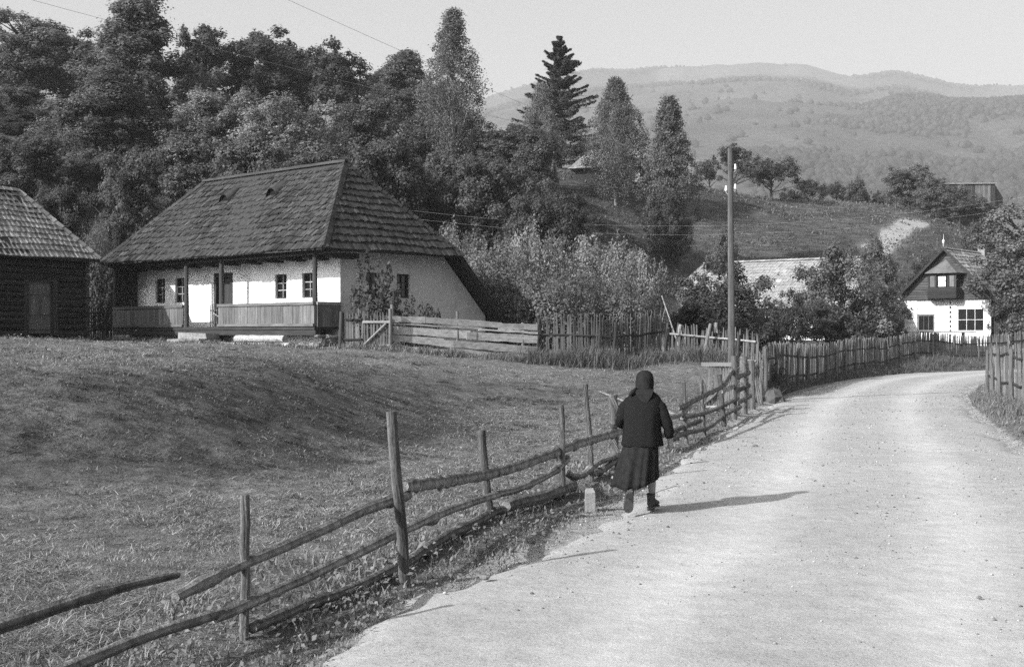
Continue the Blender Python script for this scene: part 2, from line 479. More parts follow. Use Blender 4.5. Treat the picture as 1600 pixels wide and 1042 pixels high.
def road_material():
    m = bpy.data.materials.new('dusty gravel road'); m.use_nodes = True
    nt = m.node_tree; N = nt.nodes; L = nt.links; bs = N['Principled BSDF']
    tc = N.new('ShaderNodeTexCoord')
    def noise(scale, detail=6, rough=.6):
        n = N.new('ShaderNodeTexNoise'); n.inputs['Scale'].default_value = scale; n.inputs['Detail'].default_value = detail
        n.inputs['Roughness'].default_value = rough
        L.new(tc.outputs['Object'], n.inputs['Vector']); return n.outputs[0]
    def ramp(v, a, b, c, d):
        r = N.new('ShaderNodeMapRange'); r.inputs[1].default_value = a; r.inputs[2].default_value = b; r.inputs[3].default_value = c; r.inputs[4].default_value = d
        L.new(v, r.inputs[0]); return r.outputs[0]
    def mul(a, b):
        k = N.new('ShaderNodeMath'); k.operation = 'MULTIPLY'; L.new(a, k.inputs[0]); L.new(b, k.inputs[1]); return k.outputs[0]
    v = ramp(noise(.5, 5), .3, .7, .335, .39)
    v = mul(v, ramp(noise(4, 6, .7), .3, .7, .88, 1.10))
    v = mul(v, ramp(noise(60, 5, .75), .3, .7, .86, 1.12))
    at_ = N.new('ShaderNodeAttribute'); at_.attribute_name = 'rut'
    v = mul(v, ramp(at_.outputs['Fac'], .15, 1, 1.10, .86))
    loose = mul(ramp(noise(34, 4, .85), .54, .64, 0, 1), at_.outputs['Fac'])
    v = mul(v, ramp(loose, 0, 1, 1, .55))
    L.new(v, bs.inputs['Base Color'])
    bs.inputs['Roughness'].default_value = .95; bs.inputs['Specular IOR Level'].default_value = .1
    bp = N.new('ShaderNodeBump'); bp.inputs['Distance'].default_value = .007; L.new(noise(38, 7, .75), bp.inputs['Height'])
    bp2 = N.new('ShaderNodeBump'); bp2.inputs['Distance'].default_value = .02; L.new(noise(3.5, 4), bp2.inputs['Height'])
    L.new(bp.outputs[0], bp2.inputs['Normal']); L.new(bp2.outputs[0], bs.inputs['Normal'])
    return m

ROAD_FINE = resample(ROAD_C, .3)
def road_frame():
    t = np.gradient(ROAD_FINE, axis=0); t /= np.linalg.norm(t, axis=1)[:, None]
    return t, np.stack([t[:, 1], -t[:, 0]], 1)
def road_z(x, y, off):
    return .03 - .0035 * off ** 2 - .012 * (np.exp(-((off - 1.0) / .35) ** 2) + np.exp(-((off + 1.0) / .35) ** 2)) + .012 * fbm(x * 1.2, y * 1.2, 3, 5)
def build_road():
    t, nrm = road_frame()
    offs = np.linspace(-3.1, 3.1, 44)
    P = ROAD_FINE[:, None, :] + nrm[:, None, :] * offs[None, :, None]
    X, Y = P[..., 0], P[..., 1]
    O = np.broadcast_to(offs, X.shape)
    lim = HALF + .5 * fbm(X * .7, Y * .7, 4, 77) + .18 * fbm(X * 4, Y * 4, 3, 78)
    Z = road_z(X, Y, O) - .22 * smooth(-.25, .45, np.abs(O) - lim)
    V = np.stack([X, Y, Z], -1).reshape(-1, 3)
    nr, nc = X.shape; idx = np.arange(nr * nc).reshape(nr, nc)
    Fq = np.stack([idx[:-1, :-1], idx[:-1, 1:], idx[1:, 1:], idx[1:, :-1]], -1).reshape(-1, 4)
    me = np_mesh('road', V, Fq, road_material(), smooth_=True)
    rut = (1 + .25 * fbm(X * .4, Y * .4, 3, 66) - .85 * (np.exp(-((O - 1.0) / .45) ** 2) + np.exp(-((O + 1.0) / .45) ** 2))).ravel()
    a = me.attributes.new('rut', 'FLOAT', 'POINT'); a.data.foreach_set('value', rut.astype(np.float32))
    tag(link(bpy.data.objects.new('road', me)), kind='structure')
build_road()

# ------------------------------------------------------------------ far mountain
SKY_P = [(-400, 60), (0, 90), (500, 150), (700, 168), (756, 158), (805, 142), (930, 120), (1000, 114), (1100, 106), (1180, 100), (1260, 104), (1320, 119), (1345, 123), (1400, 115),
         (1440, 122), (1480, 134), (1540, 137), (1600, 132), (1800, 110), (2200, 60)]
MS = 2.7
def mountain_z(X, Y):
    return np.maximum(MS * _mountain(np.asarray(X) / MS, np.asarray(Y) / MS), -12)
def _mountain(X, Y):
    p = X / np.maximum(Y, 50) * F + 800
    py = np.interp(p, [q[0] for q in SKY_P], [q[1] for q in SKY_P])
    top = CAM_Z + (521 - py) * 1500 / F
    u = np.clip((Y - 150) / 1350, 0, 1)
    z = -8 + (top + 8) * u ** 1.12
    n = fbm(X / 260, Y / 300, 4, 41); n2 = fbm(X / 75, Y / 90, 4, 51)
    env = u * (1 - .75 * smooth(.82, 1, u))
    z = z + env * (60 * n + 16 * n2)
    # a nearer spur coming down from the right
    sp = np.exp(-((Y - 720 - (X - 300) * .6) / 150) ** 2) * smooth(90, 420, X)
    z = z + 30 * sp
    z = np.where(Y < 1460, np.minimum(z, CAM_Z + (top - CAM_Z) * Y / 1500 * (.90 + .05 * u)), z)
    z = z + 2.5 * fbm(X / 22, Y / 26, 3, 61) * u
    z = np.where(Y > 1500, top - (Y - 1500) * .25 + 2.5 * fbm(X / 22, Y / 26, 3, 61), z)
    return z
def forest_mask(X, Y):
    X = np.asarray(X) / MS; Y = np.asarray(Y) / MS
    u = np.clip((Y - 150) / 1350, 0, 1)
    return fbm(X / 120, Y / 150, 5, 91) + .28 * smooth(.72, .98, u) - .10
def mountain_material():
    m = mat('far pasture and wood', .06, .3, .008, .95, attr=True, fine=.3)
    return m
def build_mountain():
    ys = MS * np.concatenate([np.linspace(150, 1500, 190), np.linspace(1510, 1900, 10)])
    a = np.linspace(-.75, .75, 330)
    Yg, A = np.meshgrid(ys, a, indexing='ij'); Xg = A * Yg
    Z = mountain_z(Xg, Yg)
    V = np.stack([Xg, Yg, Z], -1).reshape(-1, 3)
    nr, nc = Xg.shape; idx = np.arange(nr * nc).reshape(nr, nc)
    Fq = np.stack([idx[:-1, :-1], idx[:-1, 1:], idx[1:, 1:], idx[1:, :-1]], -1).reshape(-1, 4)
    fm = forest_mask(Xg, Yg).ravel()
    shade = 1.2 - .55 * smooth(-.05, .25, fm) + .35 * fbm(Xg.ravel() / 90, Yg.ravel() / 160, 4, 811) + .25 * smooth(.12, .2, np.abs(fbm(Xg.ravel() / 240, Yg.ravel() / 420, 3, 823)) * -1 + .2)
    me = np_mesh('mountain', V, Fq, mountain_material(), shade, True)
    tag(link(bpy.data.objects.new('mountain', me)), kind='structure')
    # woods on it: one mass
    n = 260000
    Y = MS * RNG.uniform(260, 1520, n); X = RNG.uniform(-.1, .48, n) * Y
    fm = forest_mask(X, Y)
    keep = (fm > .16 + RNG.uniform(-.10, .10, n)) | (RNG.random(n) < .012)
    X, Y = X[keep], Y[keep]; far_ = Y > 950 + RNG.uniform(0, 500, len(Y)); X, Y = X[far_][:20000], Y[far_][:20000]
    Z = mountain_z(X, Y); k = len(X)
    h = RNG.uniform(4, 11, k); w = h * RNG.uniform(.45, .85, k)
    rings = [(0, .55), (.35, 1.0), (.75, .62)]
    V = []
    ns = 5
    ph = RNG.uniform(0, 6.28, k)
    for zz, rr in rings:
        for s in range(ns):
            an = ph + 2 * math.pi * s / ns
            jit = RNG.uniform(.75, 1.25, k)
            V.append(np.stack([X + w * rr * jit * np.cos(an), Y + w * rr * jit * np.sin(an), Z + h * zz - .5], 1))
    V.append(np.stack([X, Y, Z + h], 1))
    V = np.stack(V, 1)                         # k,16,3
    base = np.arange(k)[:, None] * 16
    q = []; t3 = []
    for r_ in range(2):
        for s in range(ns):
            q.append([r_ * ns + s, r_ * ns + (s + 1) % ns, (r_ + 1) * ns + (s + 1) % ns, (r_ + 1) * ns + s])
    for s in range(ns): t3.append([2 * ns + s, 2 * ns + (s + 1) % ns, 15])
    Q = (base[:, :, None] + np.array(q)[None]).reshape(-1, 4); T = (base[:, :, None] + np.array(t3)[None]).reshape(-1, 3)
    sh = np.repeat(RNG.uniform(.6, 1.2, k), 16)
    me = np_mesh('mountain_wood', V.reshape(-1, 3), [Q, T], mat('far trees', .05, .2, .05, .95, attr=True), sh, False)
    tag(link(bpy.data.objects.new('mountain_wood', me)), 'hazy far off woods scattered over the mountain side', 'woodland', kind='stuff')
build_mountain()

# ================================================================== ROOF COURSES, WALLS, WINDOWS
def courses(A, B, C, D, n, w, parent, material, name, th=.022, jit=.03, rib=0.0, sag=0.0, skip=None, lip=.04, missing=0.0, tone=.28):
    """rows of shingles on the face A-B (eave, left to right seen from outside) - C-D (top, right to left)"""
    A, B, C, D = (Vector(p) for p in (A, B, C, D))
    U = (B - A).normalized()
    Vd = (D - A) - U * (D - A).dot(U); H = Vd.length; Vd.normalize()
    Nn = U.cross(Vd).normalized()
    Nn = Nn if Nn.z > 0 else -Nn
    Lw = (B - A).length; ud = (D - A).dot(U); uc = (C - A).dot(U)
    xl = lambda v: ud * v
    xr = lambda v: Lw + (uc - Lw) * v
    for i in range(n):
        v0 = i / n; v1 = min(1.0, (i + 1.3) / n)
        mb = MB(); ph = random.uniform(0, w)
        x = xl(v0) - ph
        row_wave = random.uniform(0, 6)
        while x < xr(v0):
            ww = w * random.uniform(.75, 1.25)
            a, b = x + .004, x + ww - .004
            x += ww
            if random.random() < missing: continue
            l0, r0, l1, r1 = xl(v0), xr(v0), xl(v1), xr(v1)
            a0, b0 = max(a, l0), min(b, r0); a1, b1 = min(max(a, l1), r1), max(min(b, r1), l1)
            if b0 - a0 < .02: continue
            dv = random.uniform(-jit, jit) * (.5 if i else .18) - (lip if i == 0 else 0)
            dv += .012 * math.sin(x * 1.3 + row_wave)
            t0 = th * (1.35 + random.uniform(-.4, .5)); 
            def P(u, v, nrm):
                q = A + U * u + Vd * (v * H) + Nn * nrm
                if sag: q.z -= sag * math.sin(math.pi * min(1, max(0, u / Lw))) + .02 * math.sin(u * 1.7 + v * 5)
                return q
            lo = v0 + dv / H
            if skip and skip((a + b) / 2, (v0 + v1) / 2 * H): continue
            V = [P(a0, lo, .012), P(b0, lo, .012), P(b0, lo, .012 + t0), P(a0, lo, .012 + t0), P(a1, v1, 0), P(b1, v1, 0), P(b1, v1, .006), P(a1, v1, .006)]
            s_ = random.uniform(1 - tone, 1 + tone) * (1.45 if random.random() < .05 else 1)
            mb.add(V, [(0, 1, 2, 3), (3, 2, 6, 7), (0, 3, 7, 4), (1, 5, 6, 2)], s_)
            if rib:
                m0 = a0 + (b0 - a0) * .32; m1 = a1 + (b1 - a1) * .32
                V = [P(a0, lo, .01), P(m0, lo, .01), P(m0, lo, t0 + rib), P(a0, lo, t0 + rib), P(a1, v1, 0), P(m1, v1, 0), P(m1, v1, rib * .8), P(a1, v1, rib * .8)]
                mb.add(V, [(0, 1, 2, 3), (3, 2, 6, 7), (0, 3, 7, 4), (1, 5, 6, 2)], s_ * 1.1)
        if mb.v: mb.build(name, material, parent)

def ridge_caps(P, Q, parent, material, w=.16, step=.28, name='ridge_cap', lift=.02):
    """short saddle pieces along a hip or ridge"""
    P, Q = Vector(P), Vector(Q); d = Q - P; n = max(2, int(d.length / step)); d.normalize()
    side = d.cross(Vector((0, 0, 1))).normalized(); up = side.cross(d).normalized()
    mb = MB()
    for i in range(n):
        a = P + (Q - P) * (i / n); b = P + (Q - P) * min(1, (i + 1.15) / n)
        l0 = lift + .045; l1 = lift + .02
        V = [a - side * w + up * (lift - .07), a + up * l0, a + side * w + up * (lift - .07), b - side * w + up * (lift - .09), b + up * l1, b + side * w + up * (lift - .09)]
        mb.add(V, [(0, 1, 4, 3), (1, 2, 5, 4), (0, 2, 1)], random.uniform(.7, 1.3))
    return mb.build(name, material, parent)

def wall_panel(mb, O, ux, L, z0, z1, openings, th, inward, wob=0.0):
    """front face of a wall with openings (u0,u1,z0,z1) and their reveals; O, ux in the plane, inward = direction of the depth"""
    O, ux, inn = Vector(O), Vector(ux).normalized(), Vector(inward).normalized()
    us = sorted({0.0, L, *[o[0] for o in openings], *[o[1] for o in openings]}); zs = sorted({z0, z1, *[o[2] for o in openings], *[o[3] for o in openings]})
    P = lambda u, z, d=0: O + ux * u + Vector((0, 0, z)) + inn * d
    for a, b in zip(us, us[1:]):
        for c, d in zip(zs, zs[1:]):
            if any(o[0] <= a and b <= o[1] and o[2] <= c and d <= o[3] for o in openings): continue
            mb.poly([P(a, c), P(b, c), P(b, d), P(a, d)])
    for u0, u1, c, d in openings:
        mb.poly([P(u0, c), P(u0, d), P(u0, d, th), P(u0, c, th)]); mb.poly([P(u1, d), P(u1, c), P(u1, c, th), P(u1, d, th)])
        mb.poly([P(u0, c), P(u0, c, th), P(u1, c, th), P(u1, c)]); mb.poly([P(u0, d, th), P(u0, d), P(u1, d), P(u1, d, th)])

def window(parent, loc, rz, w, h, nx, ny, frame='dark_z', fw=.06, depth=.12, curtain=None, name='window', bars=None):
    """a casement: local x along the wall, -y outwards, origin at bottom centre of the opening on the wall face"""
    m = MB()
    m.box(-w / 2, -w / 2 + fw, depth - .05, depth + .03, 0, h); m.box(w / 2 - fw, w / 2, depth - .05, depth + .03, 0, h)
    m.box(-w / 2 + fw, w / 2 - fw, depth - .05, depth + .03, 0, fw); m.box(-w / 2 + fw, w / 2 - fw, depth - .05, depth + .03, h - fw, h)
    o = m.build(name, frame, parent); o.location = loc; o.rotation_euler = (0, 0, rz)
    iw, ih = w - 2 * fw, h - 2 * fw; bar = .028
    for i in range(1, nx): box('glazing_bar', bars or frame, o, -w / 2 + fw + iw * i / nx - bar / 2, -w / 2 + fw + iw * i / nx + bar / 2, depth - .035, depth + .02, fw, h - fw)
    for i in range(1, ny): box('glazing_bar', bars or frame, o, -w / 2 + fw, w / 2 - fw, depth - .03, depth + .018, fw + ih * i / ny - bar / 2, fw + ih * i / ny + bar / 2)
    for i in range(nx):
        for k in range(ny):
            p = box('pane', 'glass', o, -w / 2 + fw + iw * i / nx, -w / 2 + fw + iw * (i + 1) / nx, depth + .003, depth + .009, fw + ih * k / ny, fw + ih * (k + 1) / ny)
    return o

# ================================================================== FARMHOUSE
H_O = Vector((-5.32, 36.2, 1.5)); H_RZ = math.atan2(.729, .6845)
house = thing('farmhouse', 'long whitewashed farmhouse with porch and steep hipped shingle roof', 'house', H_O, H_RZ)
EZ, RZ_, RX = 2.9, 5.75, 2.65
HL = 12.5
WX, WY0, WY1 = 1.25, .81, 12.25
BX = 5.55; BS = (RZ_ - EZ) / (BX - RX)
m = MB()
wall_panel(m, (WX, WY0, 0), (0, 1, 0), WY1 - WY0, .3, 3.2, [(1.23, 1.82, 1.52, 2.28), (2.59, 3.18, 1.52, 2.28), (5.45, 6.5, .65, 2.42), (8.22, 8.85, 1.5, 2.34), (9.49, 10.1, 1.5, 2.34)], .16, (1, 0, 0))
m.poly([(WX, WY1, .2), (7.3, WY1, .2), (7.3, WY1, 1.05), (5.2, WY1, 3.1), (WX, WY1, 3.1)])
m.build('wall', 'plaster', house)
m = MB()
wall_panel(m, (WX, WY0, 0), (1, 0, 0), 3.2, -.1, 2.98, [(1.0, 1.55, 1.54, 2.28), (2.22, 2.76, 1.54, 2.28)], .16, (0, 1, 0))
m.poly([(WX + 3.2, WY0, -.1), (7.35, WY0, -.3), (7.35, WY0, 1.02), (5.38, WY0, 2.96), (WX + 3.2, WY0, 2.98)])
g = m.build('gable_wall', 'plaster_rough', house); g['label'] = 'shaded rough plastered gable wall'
for u in (1.525, 2.885, 8.535, 9.8):
    wz, wh = (1.52, .76) if u < 5 else (1.5, .84)
    window(house, (WX, WY0 + u, wz), -math.pi / 2, .6, wh, 2, 3, 'dark_z', .05, bars='pale_x')
for u in (1.275, 2.49):
    window(house, (WX + u, WY0, 1.54), 0, .55, .74, 2, 3, 'dark_z', .05)
# door: frame, dark leaf ajar, half-height picket gate
d_ = MB(); d_.box(.02, .14, 5.45 + WY0, 5.57 + WY0, .65, 2.42); d_.box(.02, .14, 6.38 + WY0, 6.5 + WY0, .65, 2.42); d_.box(.02, .14, 5.57 + WY0, 6.38 + WY0, 2.27, 2.42)
dr = d_.build('door', 'dark_z', house); dr.location = (WX - .04, 0, 0)
box('door_leaf', 'dark_z', dr, .10, .14, 5.57 + WY0, 6.0 + WY0, .67, 2.27)
box('doorway', 'black', dr, .155, .165, 5.57 + WY0, 6.38 + WY0, .65, 2.27)
hg = box('half_gate', 'grey_y', house, WX - .13, WX - .10, WY0 + 5.4, WY0 + 6.55, 1.18, 1.23)
box('gate_rail', 'grey_y', hg, WX - .13, WX - .10, WY0 + 5.4, WY0 + 6.55, .78, .83)
mb = MB(); mb.tube([(WX - .14, WY0 + 6.5, 1.16), (WX - .14, WY0 + 5.5, .82)], .02, 6); mb.build('gate_brace', 'pale_x', hg)
for i in range(9):
    y = WY0 + 5.45 + i * .13
    mb = MB(); mb.tube([(WX - .16, y, .66), (WX - .16 + random.uniform(-.01, .01), y + random.uniform(-.02, .02), 1.38 + random.uniform(-.05, .06))], [.02, .014], 6)
    mb.build('picket', 'grey_z', hg)
# porch
PX = .34
PY0, PY1 = .81, 12.1
box('porch_deck', 'dark_y', house, PX - .06, WX - .005, PY0 - .02, PY1, .56, .66)
box('porch_sill', 'dark_y', house, PX - .03, PX + .15, PY0 - .03, PY1 + .02, .40, .55)
for y in (PY0 + .06, PY0 + 4.78, PY0 + 6.77, PY1 - .06):
    mb = MB(); mb.tube([(PX + .03, y, .45), (PX + .03, y, 1.3), (PX + .03, y + .01, 2.1), (PX + .03, y, 2.86)], [.075, .08, .07, .075], 10, .03)
    mb.build('post', 'dark_z', house)
mb = MB(); mb.box(PX - .06, PX + .12, -.02, PY1 + .25, 2.74, 2.92, .01); mb.build('eave_beam', 'dark_y', house)
for i, y in enumerate(np.arange(.35, 12.2, 1.12)):
    mb = MB(); mb.box(PX + .16 + random.uniform(-.05, .05), WX + .2, y - .16, y + .16, 2.63, 2.78, .012); mb.build('beam_end', 'dark_x', house)
def railing(y0, y1):
    r = box('railing', 'grey_y', house, PX - .09, PX - .01, y0, y1, 1.28, 1.37, .006)
    box('bottom_rail', 'grey_y', r, PX - .10, PX - .02, y0, y1, .66, .74, .006)
    y = y0
    while y < y1 - .02:
        w = min(random.uniform(.13, .2), y1 - y)
        box('plank', 'grey_z', r, PX - .055 + random.uniform(-.006, .006), PX - .02, y + .004, y + w - .004, .74, 1.28)
        y += w
    return r
railing(PY0, PY0 + 4.85); railing(PY0 + 6.85, PY1)
r = box('railing', 'grey_x', house, PX + .02, WX - .02, PY0 - .07, PY0 - .0, 1.28, 1.37)
for i in range(5): box('plank', 'grey_z', r, PX + .03 + i * .174, PX + .20 + i * .174, PY0 - .055, PY0 - .025, .64, 1.28)
e = box('end_panel', 'dark_z', house, PX, WX + .0, PY1 + .02, PY1 + .06, .6, 2.75)
for i in range(5): box('plank', 'dark_z', e, PX + .01 + i * .18, PX + .185 + i * .18, PY1 - .02, PY1 + .02, .62, 2.73)
# foundation under the porch
f_ = box('foundation', 'plaster_rough', house, WX - .45, WX - .1, PY0 - .1, PY1, -.6, .4)
for i in range(34):
    mb = MB(); s = random.uniform(.10, .2); x = random.uniform(.36, .95); z = random.uniform(-.15, .38); y = PY0 - .12 + random.uniform(-.04, .04)
    mb.tube([(x - s, y, z), (x - s * .5, y - .03, z + .01), (x + s * .5, y - .03, z), (x + s, y, z)], [.02, .05, .055, .02], 7, .15)
    mb.build('stone', 'stone', f_)
# roof
roof = MB()
bk = 7.7; bz = RZ_ - (bk - RX) * BS
roof.poly([(0, 0, EZ), (0, HL, EZ), (RX, 10.0, RZ_), (RX, 2.3, RZ_)])
roof.poly([(0, 0, EZ), (RX, 2.3, RZ_), (BX, 0.0, EZ)])
roof.poly([(0, HL, EZ), (BX, HL, EZ), (RX, 10.0, RZ_)])
roof.poly([(BX, 0, EZ), (RX, 2.3, RZ_), (RX, 10.0, RZ_), (BX, HL, EZ)])
roof.poly([(BX, .05, EZ), (BX, HL - .05, EZ), (bk, HL - .1, bz), (bk, .1, bz)])
for a, b in (((0, 0), (0, HL)), ((0, 0), (BX, 0)), ((BX, HL), (0, HL))):       # fascia boards
    roof.prism([(a[0], a[1], EZ - .07), (b[0], b[1], EZ - .07), (b[0], b[1], EZ - .005), (a[0], a[1], EZ - .005)], (.05 if a[0] != b[0] or a[0] == 0 else 0, .05, 0))
roof.poly([(.02, .02, EZ - .06), (BX, .02, EZ - .06), (BX, WY0 + .1, EZ - .02), (.02, WY0 + .1, EZ - .02)])
roof.poly([(.03, .03, EZ - .055), (WX + .1, .03, EZ - .035), (WX + .1, HL - .03, EZ - .035), (.03, HL - .03, EZ - .055)])
roof.prism([(BX, .1, EZ - .12), (bk, .14, bz - .12), (bk, .14, bz), (BX, .1, EZ)], (0, .09, 0))
roof_o = roof.build('roof', 'dark_x', house)
VENT = [(4.87, 1.84), (7.5, 1.84)]         # (along the eave, distance out)
courses((0, HL, EZ), (0, 0, EZ), (RX, 2.3, RZ_), (RX, 10.0, RZ_), 14, .10, roof_o, 'shingle', 'shingle_course', th=.034, sag=.045, jit=.11, tone=.5)
courses((0, 0, EZ), (BX, 0, EZ), (RX, 2.3, RZ_), (RX, 2.3, RZ_), 13, .10, roof_o, 'shingle', 'shingle_course', th=.034, sag=.02, jit=.06, tone=.35)
courses((BX, HL, EZ), (0, HL, EZ), (RX, 10.0, RZ_), (RX, 10.0, RZ_), 13, .16, roof_o, 'shingle', 'shingle_course')
courses((bk, .1, bz), (bk, HL - .1, bz), (RX, 10.0, RZ_), (RX, 2.3, RZ_), 18, .18, roof_o, 'shingle', 'shingle_course')
ridge_caps((0, 0, EZ + .02), (RX, 2.3, RZ_ + .03), roof_o, 'shingle', .13, .2, 'hip_cap')
ridge_caps((0, HL, EZ + .02), (RX, 10.0, RZ_ + .03), roof_o, 'shingle', .13, .2, 'hip_cap')
ridge_caps((BX, 0, EZ + .02), (RX, 2.3, RZ_ + .03), roof_o, 'shingle', .13, .2, 'hip_cap')
box('ridge_board', 'dark_y', roof_o, RX - .09, RX + .06, 2.2, 10.05, RZ_ + .02, RZ_ + .09, .012)
sl = (RZ_ - EZ) / RX
for (vy, vx) in VENT:                      # round smoke holes with raised hoods that let the roof flow over them
    z = EZ + vx * sl
    mb = MB(); n = 9
    pr = []
    for k in range(n + 1):
        th = math.pi * k / n
        pr.append((vy + .27 * math.cos(th), .30 * math.sin(th)))
    back = [(RX * .88, y + (vy - y) * .25, EZ + RX * .88 * sl + .015 + .02 * q) for (y, q) in pr]
    front = [(vx - .12, y, EZ + (vx - .12) * sl + q + .02) for (y, q) in pr]
    V = front + back
    mb.add(V, [(k, k + 1, n + 2 + k, n + 1 + k) for k in range(n)], .8)
    hood = mb.build('smoke_vent', 'shingle', roof_o, True)
    mb = MB(); mb.poly([(vx - .02, y, EZ + (vx - .12) * sl + q * .93 + .04) for (y, q) in pr]); mb.build('vent_opening', 'black', hood)

# ================================================================== LOG BARN (left)
B_O = at(157, 405, 41.5); B_O.z = 1.8
b_dir = Vector((.507, .862)).normalized()
B_RZ = math.atan2(b_dir.y, b_dir.x)
# local x runs away from the camera along the front; -y is the front side
barn = thing('log_barn', 'dark log barn with mossy tiled roof at the left edge', 'barn', (B_O.x, B_O.y, B_O.z), B_RZ)
BL, BD, bEZ, bRZ = 11.5, 4.2, 2.55, 4.75
wy = .45
m = MB(); 
wall_panel(m, (-BL + .6, wy + .10, 0), (1, 0, 0), BL - .9, 0, 2.5, [(8.44, 9.39, .15, 1.78)], .12, (0, 1, 0))
m.poly([(-.3, wy + .1, 0), (-.3, BD - .5, 0), (-.3, BD - .5, 2.5), (-.3, wy + .1, 2.5)])
m.build('wall', 'black', barn)
z = .02; k = 0
while z < 2.42:
    h = random.uniform(.17, .24)
    segs = [(-BL + .6, -2.62), (-1.36, -.25)] if z < 1.75 else [(-BL + .6, -.25)]
    for (x0, x1) in segs:
        x1b = x1 + (random.uniform(.0, .2) if x1 > -1 else 0)
        mb = MB(); n = 9
        mb.tube([(x0 + (x1b - x0) * i / n, wy + .06 + random.uniform(-.012, .012), z + h / 2 + random.uniform(-.01, .01)) for i in range(n + 1)], h * .53, 8, .04)
        mb.build('log', 'dark_x', barn)
    mb = MB(); mb.tube([(-.24 + random.uniform(-.02, .02), wy - .12 + i * (BD - 1.2) / 5, z + h / 2 + .05) for i in range(6)], h * .5, 7, .05); mb.build('log', 'dark_y', barn)
    z += h
dr = MB(); dr.box(-2.62, -2.46, wy - .03, wy + .12, .1, 1.92); dr.box(-1.52, -1.36, wy - .03, wy + .12, .1, 1.92); dr.box(-2.46, -1.52, wy - .03, wy + .12, 1.78, 1.92)
d0 = dr.build('door', 'dark_z', barn)
M['door_grey'] = wood('faded painted door', .12, 'z', .1)
leaf = box('door_leaf', 'door_grey', d0, -2.46, -1.52, wy + .08, wy + .12, .15, 1.78)
for (a, b, c, d) in ((-2.38, -1.6, 1.36, 1.7), (-2.38, -2.06, .74, 1.24), (-1.92, -1.6, .74, 1.24), (-2.38, -1.6, .28, .6)):
    box('door_panel', 'door_grey', leaf, a, b, wy + .05, wy + .082, c, d)
fnd = box('foundation', 'stone', barn, -BL + .5, -.2, wy - .12, BD - .4, -.8, .0, .03)
for i in range(26):
    mb = MB(); s = random.uniform(.12, .26); x = -BL + .8 + i * .42; y = wy - .14; z = random.uniform(-.22, -.08)
    mb.tube([(x - s, y, z), (x - s * .5, y - .05, z + .01), (x + s * .5, y - .05, z), (x + s, y, z)], [.03, .09, .10, .03], 7, .15); mb.build('stone', 'stone', fnd)
box('threshold', 'stone', barn, -2.7, -1.2, wy - .45, wy - .10, -.3, -.05, .03)
br = MB(); ry = BD / 2
hipx = -1.5
br.poly([(-BL, 0, bEZ), (0, 0, bEZ), (hipx, ry, bRZ), (-BL, ry, bRZ)])
br.poly([(0, 0, bEZ), (0, BD, bEZ), (hipx, ry, bRZ)])
br.poly([(0, BD, bEZ), (-BL, BD, bEZ), (-BL, ry, bRZ), (hipx, ry, bRZ)])
br.prism([(-BL, .02, bEZ - .10), (0, .02, bEZ - .10), (0, .02, bEZ - .004), (-BL, .02, bEZ - .004)], (0, .06, 0))
br.poly([(-BL, .03, bEZ - .09), (-.02, .03, bEZ - .09), (-.02, wy + .1, bEZ - .06), (-BL, wy + .1, bEZ - .06)])
br.poly([(-.03, .03, bEZ - .085), (-.03, BD - .03, bEZ - .085), (-.55, BD - .03, bEZ - .065), (-.55, .03, bEZ - .065)])
br_o = br.build('roof', 'dark_x', barn)
courses((-BL, 0, bEZ), (0, 0, bEZ), (hipx, ry, bRZ), (-BL, ry, bRZ), 12, .19, br_o, 'tile', 'tile_course', .02, .015, .028, .03, missing=.006)
courses((0, 0, bEZ), (0, BD, bEZ), (hipx, ry, bRZ), (hipx, ry, bRZ), 12, .19, br_o, 'tile', 'tile_course', .02, .015, .028)
ridge_caps((0, 0, bEZ + .02), (hipx, ry, bRZ + .03), br_o, 'tile', .12, .3, 'ridge_tile')
ridge_caps((-BL, ry, bRZ + .03), (hipx, ry, bRZ + .03), br_o, 'tile', .12, .3, 'ridge_tile')

# slatted shed behind the gap, and the little picket gate in it
s0 = at(128, 520, 46.5); s1 = at(180, 520, 47.5)
shed = thing('slatted_shed', 'open slatted shed wall in the gap between barn and farmhouse', 'shed', (s0.x - .6, s0.y, gz(s0.x, s0.y) - .1), math.atan2(s1.y - s0.y, s1.x - s0.x))
for i in range(16):
    mb = MB(); z = .25 + i * .145
    mb.tube([(0, 0, z), (.8, random.uniform(-.01, .01), z + random.uniform(-.03, .03)), (1.6, 0, z + random.uniform(-.03, .03)), (2.4, 0, z)], .055, 6, .1, True, .5)
    mb.build('slat', 'grey_x', shed)
for x in (.02, 1.2, 2.4): box('post', 'dark_z', shed, x - .06, x + .06, .06, .18, -.2, 2.7)
box('beam', 'dark_x', shed, -.1, 2.5, -.09, .05, 1.35, 1.5)
box('back_panel', 'black', shed, 0, 2.4, .5, .55, -.1, 2.6)
sr = MB(); sr.prism([(-.3, -.3, 2.6), (2.7, -.3, 2.6), (2.7, 1.6, 3.1), (-.3, 1.6, 3.1)], (0, 0, .07)); sr.build('roof', 'dark_x', shed)

